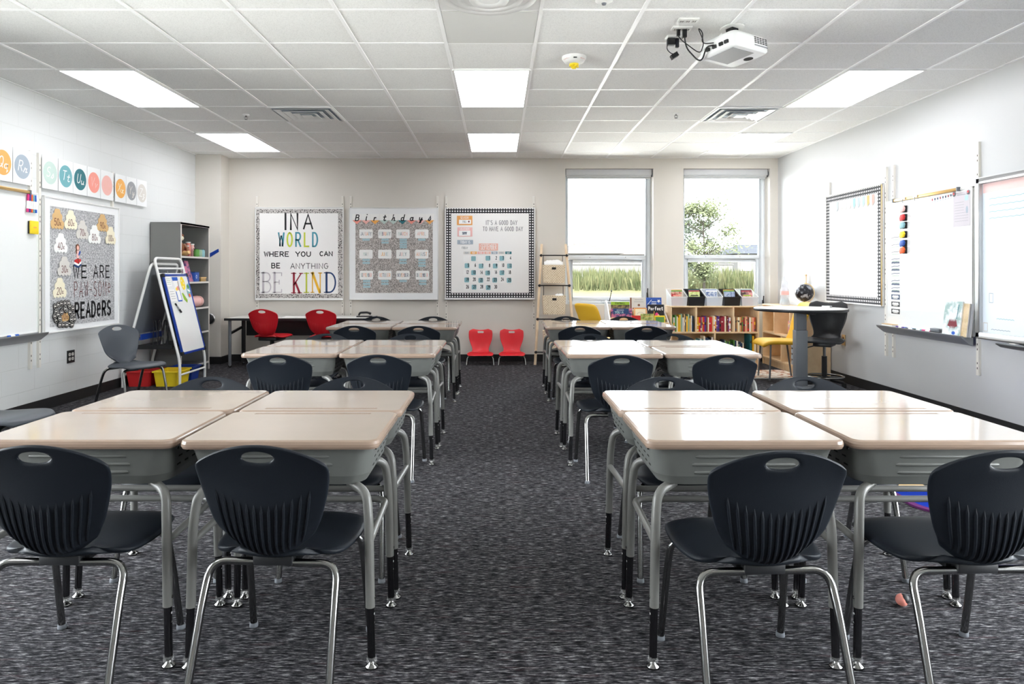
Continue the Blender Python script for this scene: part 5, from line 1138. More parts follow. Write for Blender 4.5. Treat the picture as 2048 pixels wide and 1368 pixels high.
for wrd, bx, th, m, gk in (('WE', (332, 690, 465, 808), .017, 'ink_black', .4), ('ARE', (532, 690, 690, 806), .015, 'ink_black', .4), ('PAW-SOMe', (338, 850, 700, 1000), .008, 'ink_brown', .5), ('READeRS', (348, 1060, 700, 1205), .026, 'ink_black', .42)):
    q = MB(); x0, z1 = p(bx[0], bx[1]); x1, _ = p(bx[2], bx[1]); _, z0 = p(bx[0], bx[3])
    if wrd.startswith('PAW'):
        n = text_width(wrd.upper(), 1., gk); w = (x1 - x0) / n; strokes(q, 'PAW-SOM', x0, z0, z1 - z0, w, th, -.0195, m, gap=w * gk, center=False); strokes(q, 'e', x1 - w, z0 + .03, (z1 - z0) * 1.1, w, th, -.0195, m, center=False)
    elif wrd.startswith('READ'):
        n = text_width('READERS', 1., gk); w = (x1 - x0) / n; strokes(q, 'READ', x0, z0, z1 - z0, w, th, -.0195, m, gap=w * gk, center=False); strokes(q, 'e', x0 + 4 * w * (1 + gk), z0, (z1 - z0) * 1.5, w, th * .9, -.0195, m, center=False); strokes(q, 'RS', x0 + 5 * w * (1 + gk), z0, z1 - z0, w, th, -.0195, m, gap=w * gk, center=False)
    else: fit(q, wrd, (x0, x1, z0, z1), th, -.0195, m, gapk=gk)
    q.build('lettering', t)
def cloud(w, h):
    path = [((-.48, -.36), (.48, -.36), 4), ((.48, -.36), (.36, -.02), 1), ((.36, -.02), (.24, .26), 1), ((.24, .26), (.0, .44), 1), ((.0, .44), (-.24, .26), 1), ((-.24, .26), (-.36, -.02), 1), ((-.36, -.02), (-.48, -.36), 1)]; out = []
    for a, b, n in path:
        for k in range(n):
            p0 = (a[0] + (b[0] - a[0]) * k / n, a[1] + (b[1] - a[1]) * k / n); p1 = (a[0] + (b[0] - a[0]) * (k + 1) / n, a[1] + (b[1] - a[1]) * (k + 1) / n)
            dx, dz = p1[0] - p0[0], p1[1] - p0[1]
            for j in range(6): q = j / 6; bl = math.sin(PI * q) * .30; out.append(((p0[0] + dx * q + dz * bl) * w, (p0[1] + dz * q - dx * bl) * h))
    return out
for n, bx, m in ((50, (108, 122, 232, 348), 'tan'), (60, (238, 138, 360, 350), 'cream'), (70, (360, 238, 475, 445), 'palegrey'), (80, (475, 283, 592, 490), 'white'), (90, (562, 178, 670, 370), 'tan'), (100, (645, 300, 742, 495), 'cream'), (40, (140, 362, 268, 580), 'white'), (30, (172, 590, 300, 805), 'palegrey'), (20, (130, 797, 258, 1020), 'cream'), (10, (196, 1105, 288, 1245), 'tan')):
    x0, z1 = p(bx[0], bx[1]); x1, z0 = p(bx[2], bx[3]); z1 = (z1 + p(bx[2], bx[1])[1]) / 2; z0 = (z0 + p(bx[0], bx[3])[1]) / 2; w, h = x1 - x0, z1 - z0
    q = MB().prism(cloud(w, h), -.003, 0, m); s_ = '%dx' % n; ww = .030 if n < 100 else .022
    strokes(q, s_[:-1], -.012, -h * .28, .062, ww, .0065, -.0036, 'ink_brown', gap=.008); strokes(q, 'x', text_width(s_[:-1], ww, .008) / 2 + .006, -h * .26, .05, .026, .005, -.0036, 'ink_brown')
    tag(at(q.build('cloud_cutout'), L3(Yc + (x0 + x1) / 2, Z0 + (z0 + z1) / 2, .0425 + (.0035 if n in (60, 80, 100, 30) else 0)), LEFTWALL), '%s paper cloud reading %s on the reading board' % ({'palegrey': 'pale grey'}.get(m, m), s_), 'paper cutout', 'reading goal clouds')
TK = [(145, 1088), (172, 1072), (200, 1060), (232, 1056), (262, 1055), (287, 1086), (316, 1108), (212, 1128), (234, 1112), (194, 1146), (252, 1124), (150, 1138), (134, 1184), (163, 1168), (176, 1206), (155, 1222), (190, 1240), (184, 1268), (215, 1268), (246, 1268), (290, 1146), (322, 1172), (300, 1188), (326, 1212), (290, 1216), (312, 1242), (280, 1254), (304, 1268)]
random.seed(2)
for i, (cx, cy) in enumerate(TK):
    x, z = p(cx, cy); q = MB().lathe([(.030, 0), (.030, .003), (0, .003)], 'black', 18); q.v = [(a, -c, b) for a, b, c in q.v]; ribbon(q, arc(0, 0, .022, .022, 0, 360, 14), .003, -.0034, 'palegrey'); squig(q, -.014, .014, 0, .006, -.0034, 'palegrey')
    tag(at(q.build('name_token'), L3(Yc + x, Z0 + z, .0475 + .0031 * (i % 5)), LEFTWALL, rot=(0, 0, LEFTWALL)), 'black round name token, %s counted clockwise around the 10x cloud' % ORD[i], 'paper token', 'black name tokens')
x, z = p(372, 575); q = MB()
for k, (m, dz) in enumerate((('royal', -.105), ('white', -.085), ('red', -.065))): q.prism([(-.055 + .004 * k, dz - .012), (.01, dz - .03), (.06 - .004 * k, dz - .004), (.06 - .004 * k, dz + .014), (0, dz + .02), (-.055 + .004 * k, dz + .006)], -.0025 - .0004 * k, 0, m)
q.prism([(-.018, -.04), (.02, -.04), (.014, .03), (-.012, .03)], -.0042, 0, 'softpink'); q.prism([(.012, -.02), (.045, .01), (.04, .03), (.008, .0)], -.0048, 0, 'blue'); q.prism([(a * .028, .06 + b * .034) for a, b in [(math.cos(2 * PI * k / 14), math.sin(2 * PI * k / 14)) for k in range(14)]] , -.0038, 0, 'brown'); q.prism([(-.026, .06), (-.026, .0), (-.016, .0), (-.014, .06)], -.0038, 0, 'brown'); q.prism([(.0 + a * .018, .056 + b * .022) for a, b in [(math.cos(2 * PI * k / 14), math.sin(2 * PI * k / 14)) for k in range(14)]], -.0046, 0, 'peach'); q.prism([(.0, -.04), (.01, -.04), (.02, -.095), (.012, -.095)], -.0046, 0, 'brown')
tag(at(q.build('reader_cutout'), L3(Yc + x, Z0 + z, .0415), LEFTWALL), 'paper cutout of a girl reading on a stack of books', 'paper cutout')
def outlet(name, lab, loc, rz, w, h, m, dm, rows=2, cols=2):
    t = thing(name, lab, 'outlet', loc, rz); MB().box(-w / 2, w / 2, -.006, 0, -h / 2, h / 2, m).build('plate', t, bevel=.0015)
    for a in range(cols):
        for b_ in range(rows):
            x = (a - (cols - 1) / 2) * .046; z = (b_ - (rows - 1) / 2) * .042; q = MB().prism(rrect(.033, .03, .012, 4, x, z), -.0085, -.005, dm)
            for s_ in (-1, 1): q.box(x + s_ * .006 - .0012, x + s_ * .006 + .0012, -.0092, -.008, z - .003, z + .007, 'dark_hole')
            q.build('socket', t)
outlet('wall_outlet', 'black wall outlet with four pale sockets under the reading board', L3(6.606, .427), LEFTWALL, .115, .118, 'black_plastic', 'palegrey')

# ---------------------------------------------------------------- grey bookcase in the left corner
X0, X1, Y0, Y1, T = XL + .012, -3.66, 8.10, 8.90, 1.80
t = thing('tall_bookcase', 'tall grey open bookcase against the left wall behind the easel', 'bookcase', (0, 0, 0))
for y in (Y0, Y1 - .02): MB().box(X0, X1, y, y + .02, 0, T - .02, 'case_grey').build('side_panel', t)
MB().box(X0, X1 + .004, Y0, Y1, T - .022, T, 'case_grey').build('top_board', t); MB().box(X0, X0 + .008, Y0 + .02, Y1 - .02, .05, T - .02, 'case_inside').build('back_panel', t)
SZ = [1.41, 1.106, .79, .49, .10]
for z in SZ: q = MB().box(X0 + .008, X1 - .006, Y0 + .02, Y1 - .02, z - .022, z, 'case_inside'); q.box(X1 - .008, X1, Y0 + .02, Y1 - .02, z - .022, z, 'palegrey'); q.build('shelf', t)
q = MB()
for y in (Y0, Y1 - .02): q.box(X1, X1 + .004, y, y + .02, 0, T, 'palegrey')
q.box(X1, X1 + .004, Y0, Y1, T - .024, T, 'palegrey'); q.build('edge_trim', t); rebase(t, (X0 + X1) / 2, (Y0 + Y1) / 2)
t = thing('plush_toy', 'brown plush toy with a pale face on the top shelf of the grey bookcase', 'plush toy', (-3.76, 8.27, SZ[0] + .006), R(60))
b = MB().sphere((0, 0, .085), .07, 'brown', 14, 1, .8, 1.25).sphere((0, -.01, .215), .055, 'brown', 14)
b.build('body', t)
MB().sphere((.0, -.05, .205), .032, 'cream', 12, 1, .7, .9).build('face', t)
for s_ in (-1, 1):
    MB().sphere((s_ * .05, 0, .235), .02, 'rust', 10, 1, .5, 1).build('ear', t); MB().tube([(s_ * .055, -.01, .13), (s_ * .085, -.045, .08), (s_ * .06, -.085, .05)], [.024, .02, .018], 'brown', 8).build('arm', t)
    MB().tube([(s_ * .04, -.02, .03), (s_ * .055, -.08, .028), (s_ * .06, -.11, .04)], [.032, .028, .022], 'tan', 8).build('leg', t); MB().sphere((s_ * .015, -.077, .218), .005, 'ink_black', 8).build('eye', t)
for i, (dy, dx, m, lab, hh) in enumerate(((8.62, -3.70, 'green', 'green glass jar in front on the top shelf, nearest the toy', .10), (8.70, -3.70, 'sage', 'sage green glass jar in front on the top shelf, middle one', .10), (8.78, -3.70, 'seafoam', 'pale green glass jar in front at the right end of the top shelf', .10), (8.52, -3.78, 'crimson', 'dark red jar beside the plush toy on the top shelf', .12), (8.66, -3.82, 'coral', 'coral pink jar behind the green jars on the top shelf', .17), (8.76, -3.82, 'softpink', 'pale pink jar behind the green jars on the top shelf', .15))):
    t = thing('glass_jar', lab, 'jar', (dx, dy, SZ[0]), group='jars on the grey bookcase'); MB().lathe([(.030, 0), (.034, .012), (.034, hh * .75), (.028, hh * .88), (.028, hh)], m, 18).build('body', t)
    if i < 3: MB().tube([(.036 * math.cos(2*PI*k/20), .036 * math.sin(2*PI*k/20), hh * .95) for k in range(21)], .004, 'black_metal', 6, cap=False).build('rim', t)
    else: MB().lathe([(.031, hh), (.031, hh + .014), (0, hh + .016)], 'white', 16).build('lid', t)
t = thing('toy_bag', 'dark printed bag standing on the second shelf of the grey bookcase', 'bag', (-3.72, 8.36, SZ[1]), R(90))
MB().hexa([(-.12, -.05, 0), (.12, -.05, 0), (.12, .05, 0), (-.12, .05, 0)], [(-.05, -.02, .25), (.03, -.02, .25), (.03, .02, .25), (-.05, .02, .25)], 'cover_party').build('body', t, bevel=.01); MB().tube(fillet([(-.04, 0, .24), (-.03, 0, .28), (.01, 0, .28), (.02, 0, .24)], .02), .005, 'navy', 6).build('handle', t)
t = thing('storage_box', 'blue box with white print on the second shelf of the grey bookcase', 'box', (-3.70, 8.56, SZ[1]), R(90)); q = MB().box(-.06, .06, -.035, .035, 0, .11, 'blue'); ribbon(q, arc(-.02, .06, .015, .02, 0, 360, 10), .006, -.0356, 'white'); q.build('body', t, bevel=.003); MB().box(-.061, .061, -.036, .036, .11, .12, 'royal').build('lid', t)
t = thing('gold_box', 'flat golden box at the right end of the second shelf', 'box', (-3.71, 8.76, SZ[1]), R(90)); MB().box(-.075, .075, -.04, .04, 0, .04, 'gold_rail').build('body', t, bevel=.002); MB().box(-.077, .077, -.042, .042, .04, .055, 'tan').build('lid', t)
t = thing('pink_cushion', 'rolled pale pink cushion on the third shelf of the grey bookcase', 'cushion', (-3.755, 8.66, SZ[2] + .068))
MB().tube([(0, -.20, 0), (0, -.19, 0), (0, -.15, 0), (0, .15, 0), (0, .19, 0), (0, .20, 0)], [.03, .05, .068, .068, .05, .03], 'softpink', 18).build('roll', t); MB().tube([(.069 * math.cos(2*PI*k/24), .08 + .02 * math.sin(4*PI*k/24), .069 * math.sin(2*PI*k/24)) for k in range(25)], .004, 'peach', 6, cap=False).build('seam', t)
item('blue_tape', 'slanting strip of blue tape on the pillar beside the grey bookcase', 'tape', (0, 0, 0), MB().prism([((420 - CX) * 9.33 / F, EYE - (514.5 - CY) * 9.33 / F), ((438 - CX) * 9.33 / F, EYE - (503.5 - CY) * 9.33 / F), ((437 - CX) * 9.33 / F, EYE - (497.5 - CY) * 9.33 / F), ((420 - CX) * 9.33 / F, EYE - (506.5 - CY) * 9.33 / F)], 9.326, 9.3305, 'navy_frame'))
t = thing('wall_disc', 'round black disc on the pillar beside the grey bookcase', 'wall fitting', ((419 - CX) * 9.33 / F, 9.33, EYE - 93 * 9.33 / F)); q = MB().lathe([(.066, 0), (.068, .02), (.055, .034), (0, .036)], 'black_plastic', 28); q.v = [(a, -c, b) for a, b, c in q.v]; q.build('disc', t); q = MB().lathe([(.074, 0), (.074, .008), (.066, .010)], 'aluminium', 28); q.v = [(a, -c, b) for a, b, c in q.v]; q.build('ring', t)

# ---------------------------------------------------------------- easel
RX, LX, RR, YN, YFa = -3.365, -3.97, -3.65, 7.43, 8.06
t = thing('easel', 'white tube two sided easel standing before the grey bookcase', 'easel', (RR, (YN + YFa) / 2, 0)); o = t.location
def W_(*p_): return [(a - o[0], b - o[1], c) for a, b, c in p_]
MB().tube(fillet(W_((RX, YN, 0), (RX, YN, .27), (RR + .012, YN, 1.37), (RR + .012, YFa, 1.37), (RX, YFa, .27), (RX, YFa, 0)), .07, 6), .014, 'white_metal', 12).build('front_frame', t)
MB().tube(fillet(W_((LX, YN, 0), (LX, YN, .2), (RR - .02, YN, 1.31), (RR - .02, YFa, 1.31), (LX, YFa, .2), (LX, YFa, 0)), .07, 6), .014, 'white_metal', 12).build('rear_frame', t)
def sx(z, X=RX, z1=1.37): return RR + .012 + (X - RR - .012) * (z1 - z) / (z1 - .27)
for z in (1.26, 1.20): MB().cyl(*W_((sx(z) - .004, YN, z), (sx(z) - .004, YFa, z)), .011, 'white_metal').build('cross_bar', t)
MB().cyl(*W_((RX, YN, .13), (RX, YFa, .13)), .011, 'white_metal').build('cross_bar', t); MB().cyl(*W_((LX, YN, .13), (LX, YFa, .13)), .011, 'white_metal').build('cross_bar', t)
def lx(z): return RR - .02 + (LX - RR + .02) * (1.31 - z) / 1.11
MB().hexa(*[W_((lx(z) - .006, YN + .02, z), (lx(z) + .006, YN + .02, z), (lx(z) + .006, YFa - .02, z), (lx(z) - .006, YFa - .02, z)) for z in (.56, 1.27)], 'grey_steel').build('chart_panel', t)
MB().hexa(*[W_((sx(z) - .03, YN + .02, z), (sx(z) - .022, YN + .02, z), (sx(z) - .022, YFa - .02, z), (sx(z) - .03, YFa - .02, z)) for z in (.56, 1.19)], 'grey_steel').build('chart_panel', t)
MB().box(lx(.54) - .01 - o[0], lx(.54) + .09 - o[0], YN + .02 - o[1], YFa - .02 - o[1], .50, .515, 'navy_frame').box(lx(.54) + .085 - o[0], lx(.54) + .095 - o[0], YN + .02 - o[1], YFa - .02 - o[1], .50, .56, 'navy_frame').build('marker_ledge', t)
q = MB().box(-3.86 - o[0], -3.445 - o[0], YN + .01 - o[1], YFa - .01 - o[1], .425, .437, 'black_metal').box(-3.86 - o[0], -3.445 - o[0], YN - .002 - o[1], YN + .01 - o[1], .405, .45, 'black_metal'); q.build('mesh_shelf', t)
for yy in (YN + .02, YFa - .02): MB().tube([(RR - .015 - o[0] + .03 * math.cos(2*PI*k/16), yy - o[1], 1.30 + .03 * math.sin(2*PI*k/16)) for k in range(17)], .003, 'chrome', 6, cap=False).build('hinge_ring', t)
d = Vector((RX - RR - .012, 0, -1.10)).normalized(); zax = -d; xax = Vector((0, 1, 0)); yax = zax.cross(xax); M = Matrix((xax, yax, zax)).transposed()
eul = M.to_euler(); BW, BH = .56, .86; base = Vector((sx(.345), (YN + YFa) / 2 + .01, .345)) - yax * .026
t = thing('dry_erase_board', 'white board with a blue frame hanging on the easel', 'whiteboard', base, rot=eul)
MB().box(-BW / 2, BW / 2, -.006, .006, 0, BH, 'whiteboard').build('writing_surface', t); f = MB()
for a in ((-BW / 2 - .012, -BW / 2 + .012, 0, BH), (BW / 2 - .012, BW / 2 + .012, 0, BH), (-BW / 2, BW / 2, -.012, .012), (-BW / 2, BW / 2, BH - .012, BH + .012)): f.box(a[0], a[1], -.011, .010, a[2], a[3], 'navy_frame')
f.build('frame', t, bevel=.002)
for a in (-1, 1):
    for b_ in (0, BH): MB().box(a * BW / 2 - .02, a * BW / 2 + .02, -.014, .012, b_ - .02, b_ + .02, 'black_plastic').build('corner_cap', t, bevel=.004)
    MB().tube(fillet([(a * .17, 0, BH + .005), (a * .17, -.01, BH + .04), (a * .17, .012, BH + .055), (a * .17, .02, BH + .03)], .015), .004, 'chrome', 6).build('hook', t)
def onboard(name, lab, cat, u, v, mb, grp='paper cutouts on the easel board', roll=0.): return tag(at(mb.build(name), base + xax * ((u - .5) * BW) + zax * (BH * (1 - v)) - yax * .0066, rot=(M @ Matrix.Rotation(roll, 3, 'Y')).to_euler()), lab, cat, grp)
def sheet(w, h, m, *deco):
    q = MB().box(-w / 2, w / 2, -.002, 0, -h / 2, h / 2, m)
    for k in range(4): squig(q, -w * .36, w * .36, h * (.32 - .2 * k), .004, -.0025, deco[0])
    return q
def oval(rx, rz, m): return MB().prism([(rx * math.cos(2*PI*k/24), rz * math.sin(2*PI*k/24)) for k in range(24)], -.002, 0, m)
onboard('paper_cutout', 'small white sheet with green doodles at the top left of the easel board', 'paper cutout', .13, .085, sheet(.12, .10, 'paper', 'sage')); onboard('paper_cutout', 'small white sheet with grey lines on the left of the easel board', 'paper cutout', .17, .26, sheet(.13, .13, 'paper', 'grey'))
q = MB().prism([(-.06, .07), (-.06, .045), (-.05, -.08), (.05, -.08), (.06, .045), (.06, .07)], -.002, 0, 'paper'); q.prism([(-.065, .08), (.065, .08), (.06, .04), (-.06, .04)], -.003, 0, 'bluepen'); front_disc(q, -.02, -.055, .02, .02, -.0025, 'yellow'); front_disc(q, .015, -.045, .022, .025, -.0025, 'coral'); ribbon(q, [(.05, .03), (.045, -.075)], .014, -.0026, 'brown'); onboard('paper_cutout', 'paper jar cutout with a blue lid on the easel board', 'paper cutout', .42, .12, q)
q = oval(.05, .075, 'yellow'); [front_disc(q, a, b_, .012, .012, -.0025, 'cream') for a, b_ in ((-.02, .03), (.02, .0), (-.015, -.04))]; onboard('paper_cutout', 'yellow oval cutout on the easel board', 'paper cutout', .72, .11, q)
q = MB().box(-.05, .05, -.002, 0, -.065, .065, 'bluepen').box(-.038, .038, -.0028, 0, -.05, .05, 'paper'); onboard('paper_cutout', 'white card with a blue outline on the easel board', 'paper cutout', .43, .27, q)
q = MB().prism([(-.05, .05), (-.02, .055), (.05, -.03), (.03, -.06), (-.03, -.02)], -.002, 0, 'limegreen'); onboard('paper_cutout', 'green leaf cutout on the easel board', 'paper cutout', .66, .30, q)
q = oval(.045, .085, 'seafoam'); front_disc(q, -.01, .045, .03, .022, -.0025, 'green'); front_disc(q, .0, .0, .035, .012, -.0025, 'white'); front_disc(q, .012, -.055, .026, .022, -.0025, 'orangepen'); onboard('paper_cutout', 'striped egg cutout at the right edge of the easel board', 'paper cutout', .90, .21, q, roll=.3)
mk = base + xax * ((.24 - .5) * BW) + zax * (BH * .57) - yax * .0165
marker('black capped marker stuck slanting on the easel board', mk, 0, .13, 'grey', 'black', 'marker on the easel', rot=(M @ Matrix.Rotation(R(48), 3, 'Y')).to_euler())
t = thing('file_sorter', 'black wire file sorter on the black shelf inside the easel', 'file sorter', (-3.615, 7.62, .437))
for dy in (-.06, .06):
    pts = []
    for k in range(4): x = -.10 + k * .055; pts += [(x, dy, .005), (x + .012, dy, .26), (x + .032, dy, .26)]
    MB().tube(fillet(pts + [(.12, dy, .005)], .014, 4), .004, 'black_metal', 6).build('wire_frame', t)
MB().box(-.11, .13, -.065, .065, 0, .006, 'black_metal').build('base', t)
item('paper_sheet', 'white sheet leaning in the wire file sorter', 'paper', (-3.63, 7.62, .446), MB().hexa([(-.004, -.05, 0), (.0, -.05, 0), (.0, .05, 0), (-.004, .05, 0)], [(.046, -.05, .20), (.05, -.05, .20), (.05, .05, .20), (.046, .05, .20)], 'paper'))
def tub(lab, x0, x1, y0, y1, h, m, cat='bin'):
    t = thing('plastic_tub', lab, cat, ((x0 + x1) / 2, (y0 + y1) / 2, 0), group='plastic tubs under the easel'); w, d_, th = (x1 - x0) / 2, (y1 - y0) / 2, .004; wb, db = w - .02, d_ - .02
    q = MB().box(-wb, wb, -db, db, 0, th, m)
    for s_ in (-1, 1):
        q.hexa([(s_ * wb, -db, 0), (s_ * wb - s_ * th, -db, 0), (s_ * wb - s_ * th, db, 0), (s_ * wb, db, 0)], [(s_ * w, -d_, h), (s_ * w - s_ * th, -d_, h), (s_ * w - s_ * th, d_, h), (s_ * w, d_, h)], m)
        q.hexa([(-wb, s_ * db, 0), (wb, s_ * db, 0), (wb, s_ * db - s_ * th, 0), (-wb, s_ * db - s_ * th, 0)], [(-w, s_ * d_, h), (w, s_ * d_, h), (w, s_ * d_ - s_ * th, h), (-w, s_ * d_ - s_ * th, h)], m)
    q.build('body', t); r_ = MB()
    for a in ((-w - .012, w + .012, -d_ - .012, -d_), (-w - .012, w + .012, d_, d_ + .012), (-w - .012, -w, -d_, d_), (w, w + .012, -d_, d_)): r_.box(a[0], a[1], a[2], a[3], h - .016, h, m)
    r_.build('rim', t, bevel=.003); return t
tub('red plastic tub on the floor under the easel, left of the yellow one', -3.955, -3.705, 7.47, 7.80, .165, 'red'); tub('yellow plastic tub on the floor under the easel', -3.665, -3.415, 7.47, 7.80, .165, 'yellow'); tub('blue plastic tub on the floor under the easel behind the yellow one', -3.665, -3.415, 7.835, 8.06, .165, 'navy_frame')

# ---------------------------------------------------------------- right wall
def R3(Y, z, d=0.): return (XR - d, Y, z)
for px, lab in ((1661, 'white slotted rail at the far edge of the empty gingham board'), (1775, 'white slotted rail at the near edge of the empty gingham board'), (1790, 'white slotted rail at the far edge of the right whiteboard'), (1960, 'white slotted rail at the near edge of the right whiteboard')): rail(0, .86 if px == 1661 else .40, 2.254, lab, R3(rw(px, 0)[0], 0), RIGHTWALL)
Yc, Z0 = 7.525, .882
t = thing('display_board', 'empty white paper board with faded gingham border on the right wall', 'board', R3(Yc, Z0, .022), RIGHTWALL)
HW, HH = .595, 1.215
MB().box(-HW, HW, -.016, 0, 0, HH, 'white_metal').build('backing', t); f = MB()
for a in ((-HW, -HW + .010, 0, HH), (HW - .010, HW, 0, HH), (-HW, HW, 0, .010), (-HW, HW, HH - .010, HH)): f.box(a[0], a[1], -.026, -.001, a[2], a[3], 'gold_rail' if a[0] > .5 else 'white_metal')
f.build('frame', t, bevel=.002); b = MB()
for a in ((-HW + .012, -HW + .085, .012, HH - .012), (HW - .085, HW - .012, .012, HH - .012), (-HW + .085, HW - .085, .012, .085), (-HW + .085, HW - .085, HH - .085, HH - .012)): b.box(a[0], a[1], -.0175, -.015, a[2], a[3], 'gingham_border')
b.build('border_strip', t); MB().box(-HW + .085, HW - .085, -.0168, -.015, .085, HH - .085, 'paper').build('paper_sheet', t)
for i, m in enumerate(('slate', 'cream', 'white', 'softpink', 'seafoam', 'slate', 'skyblue', 'amber', 'coral')):
    Yp = 7.86 - i * .094; q = MB().prism([(-.042, 0), (-.042, -.085), (0, -.12), (.042, -.085), (.042, 0)], -.002, 0, 'white'); q.prism([(-.006, -.004), (-.006, -.088), (.0, -.116), (.040, -.084), (.040, -.004)], -.0026, -.0015, m)
    tag(at(q.build('pennant'), R3(Yp, 2.010, .0425), RIGHTWALL), 'small white and %s pennant, %s from the left on the right wall board' % ({'softpink': 'pale pink', 'seafoam': 'teal', 'slate': 'grey', 'skyblue': 'pale blue'}.get(m, m), ORD[i]), 'pennant', 'pennants on the right wall board')
YW, ZW = 6.225, .705
t = whiteboard('whiteboard', 'whiteboard with schedule cards and clips on the right wall', R3(YW, ZW, .022), RIGHTWALL, 1.245, 1.20); tray(t, 1.26, .0); map_rail(t, -.47, .47, 1.195, (-.29, -.10))
for i, (py, m, nm) in enumerate(((418.6, 'softpink', 'pale pink'), (435.5, 'red', 'red'), (451, 'seafoam', 'teal'), (469.5, 'yellow', 'yellow'), (487, 'blue', 'blue'), (501, 'orangepen', 'orange'))):
    Yk, zk = rw(1820, py); t = thing('clip_magnet', '%s magnetic clip on the right whiteboard' % nm, 'magnetic clip', R3(Yk, zk, .043), RIGHTWALL, 'clips on the right whiteboard')
    MB().hexa([(-.032, -.012, -.03), (.03, -.012, -.03), (.03, 0, -.03), (-.032, 0, -.03)], [(-.04, -.024, .03), (.034, -.024, .034), (.034, 0, .034), (-.04, 0, .03)], 'black').build('jaw', t, bevel=.003)
    MB().prism([(-.045, -.004), (-.032, .026), (.02, .034), (.034, .01), (.02, -.022), (-.034, -.03)], -.034, -.018, m).build('grip', t, bevel=.003)
for i in range(14):
    py = 435.5 + i * 14.4; Yk, zk = rw(1800.5, py); dark = i > 10
    q = MB().box(-.082, .082, -.002, 0, -.031, .031, 'white')
    if dark: q.box(-.072, .072, -.0026, 0, -.024, .024, 'navy' if i < 12 else 'black'); squig(q, -.05, .05, .004, .012, -.003, 'white'); squig(q, -.035, .035, -.012, .006, -.003, 'palegrey')
    elif i > 2:
        ribbon(q, [(-.07, .012), (-.02, .020), (.03, .018), (.07, .022)], .006, -.0026, 'ink_grey' if i < 6 else 'navy'); squig(q, -.06, .06, -.004, .005, -.0026, 'sage')
        if i in (6, 7, 9, 10): squig(q, -.065, .065, -.016, .012, -.0026, 'navy')
    else: squig(q, -.05, .05, .0, .003, -.0026, 'palegrey')
    kind = 'dark schedule card with white print' if dark else ('white schedule card with faint print' if i < 3 else 'white schedule card with dark line')
    tag(at(q.build('schedule_card'), R3(Yk, zk, .0428), RIGHTWALL), '%s, %s from the top of the card column' % (kind, ORD[i]), 'card', 'schedule cards on the right whiteboard')
for i in range(8):
    Yk, zk = rw(1875 + i * 5.4, 401.5 - i * 1.25); q = MB().box(-.014, .014, -.002, 0, -.024, .024, 'white'); front_disc(q, 0, .008, .009, .011, -.0026, 'navy' if i % 3 else 'crimson'); ribbon(q, [(-.008, -.014), (.008, -.012)], .006, -.0026, 'slate')
    tag(at(q.build('picture_magnet'), R3(Yk, zk, .0428), RIGHTWALL), 'tiny picture magnet, %s from the left along the top of the right whiteboard' % ORD[i], 'magnet', 'tiny picture magnets')
(Ya, za), (Yb2, zb2) = rw(1917, 385), rw(1951, 452.5); cy, cz, w, h = (Ya + Yb2) / 2, 1.735, abs(Ya - Yb2) / 2, .142
q = MB().box(-w, w, -.002, 0, -h, h, 'lilac'); squig(q, -.05, .05, h - .025, .005, -.0026, 'grey'); q.box(w - .06, w - .02, -.003, 0, h - .075, h - .035, 'skyblue')
for k in range(8): squig(q, -w * .8, w * (.3 if k < 4 else .8), h - .085 - k * .022, .0025, -.0026, 'grey')
front_disc(q, w - .035, -.01, .014, .03, -.0026, 'slate'); tag(at(q.build('letter_sheet'), R3(cy, cz, .0428), RIGHTWALL), 'printed letter on white paper at the top right of the right whiteboard', 'paper')
for s_, lab in ((-1, 'round grey and red magnet at the left corner of the printed letter'), (1, 'round grey and red magnet at the right corner of the printed letter')):
    q = MB().lathe([(.019, 0), (.019, .005), (0, .007)], 'grey', 16); q.v = [(a, -c, b_) for a, b_, c in q.v]; front_disc(q, .004, .003, .010, .010, -.0075, 'red'); tag(at(q.build('round_magnet'), R3(cy - s_ * (w - .016), cz + h - .012, .0452), RIGHTWALL), lab, 'magnet', 'round magnets on the letter')
TZ = ZW - .008
def ontray(Y, d, z): return (XR - .022 - d, Y, ZW + z)
for i, (Y, m, nm) in enumerate(((6.56, 'violet', 'violet'), (6.42, 'bluepen', 'blue'), (6.28, 'teal', 'teal'), (6.145, 'magenta', 'pink'), (6.35, 'black', 'black'))): marker('white marker with a %s cap lying on the right whiteboard tray' % nm, ontray(Y, .085 if i == 4 else .055, .0015), R(90 + 2 * (i - 2)), .125, 'white', m, 'markers on the right tray')
t = thing('pen_box', 'flat white box with a tan edge at the far end of the right tray', 'box', ontray(6.72, .062, -.007), RIGHTWALL); MB().box(-.09, .09, -.028, .028, 0, .022, 'paper').build('body', t); MB().box(-.092, .092, -.029, .029, .022, .027, 'tan').build('lid', t)
t = thing('felt_eraser', 'grey and black felt eraser on the right whiteboard tray', 'eraser', ontray(5.995, .06, -.007), RIGHTWALL); MB().box(-.065, .065, -.024, .024, .014, .042, 'grey_steel').build('body', t, bevel=.004); MB().box(-.063, .063, -.023, .023, 0, .014, 'black').build('felt_pad', t)
t = thing('small_eraser', 'small black eraser beside the books on the right tray', 'eraser', ontray(5.90, .06, -.007), RIGHTWALL); MB().box(-.028, .028, -.022, .022, .012, .036, 'black').build('body', t, bevel=.003); MB().box(-.026, .026, -.021, .021, 0, .012, 'ink_grey').build('felt_pad', t)
cover_mat('cover_sketch', (236, 240, 240), (150, 176, 172), 9); cover_mat('cover_buff', (206, 182, 140), (222, 200, 164), 12)
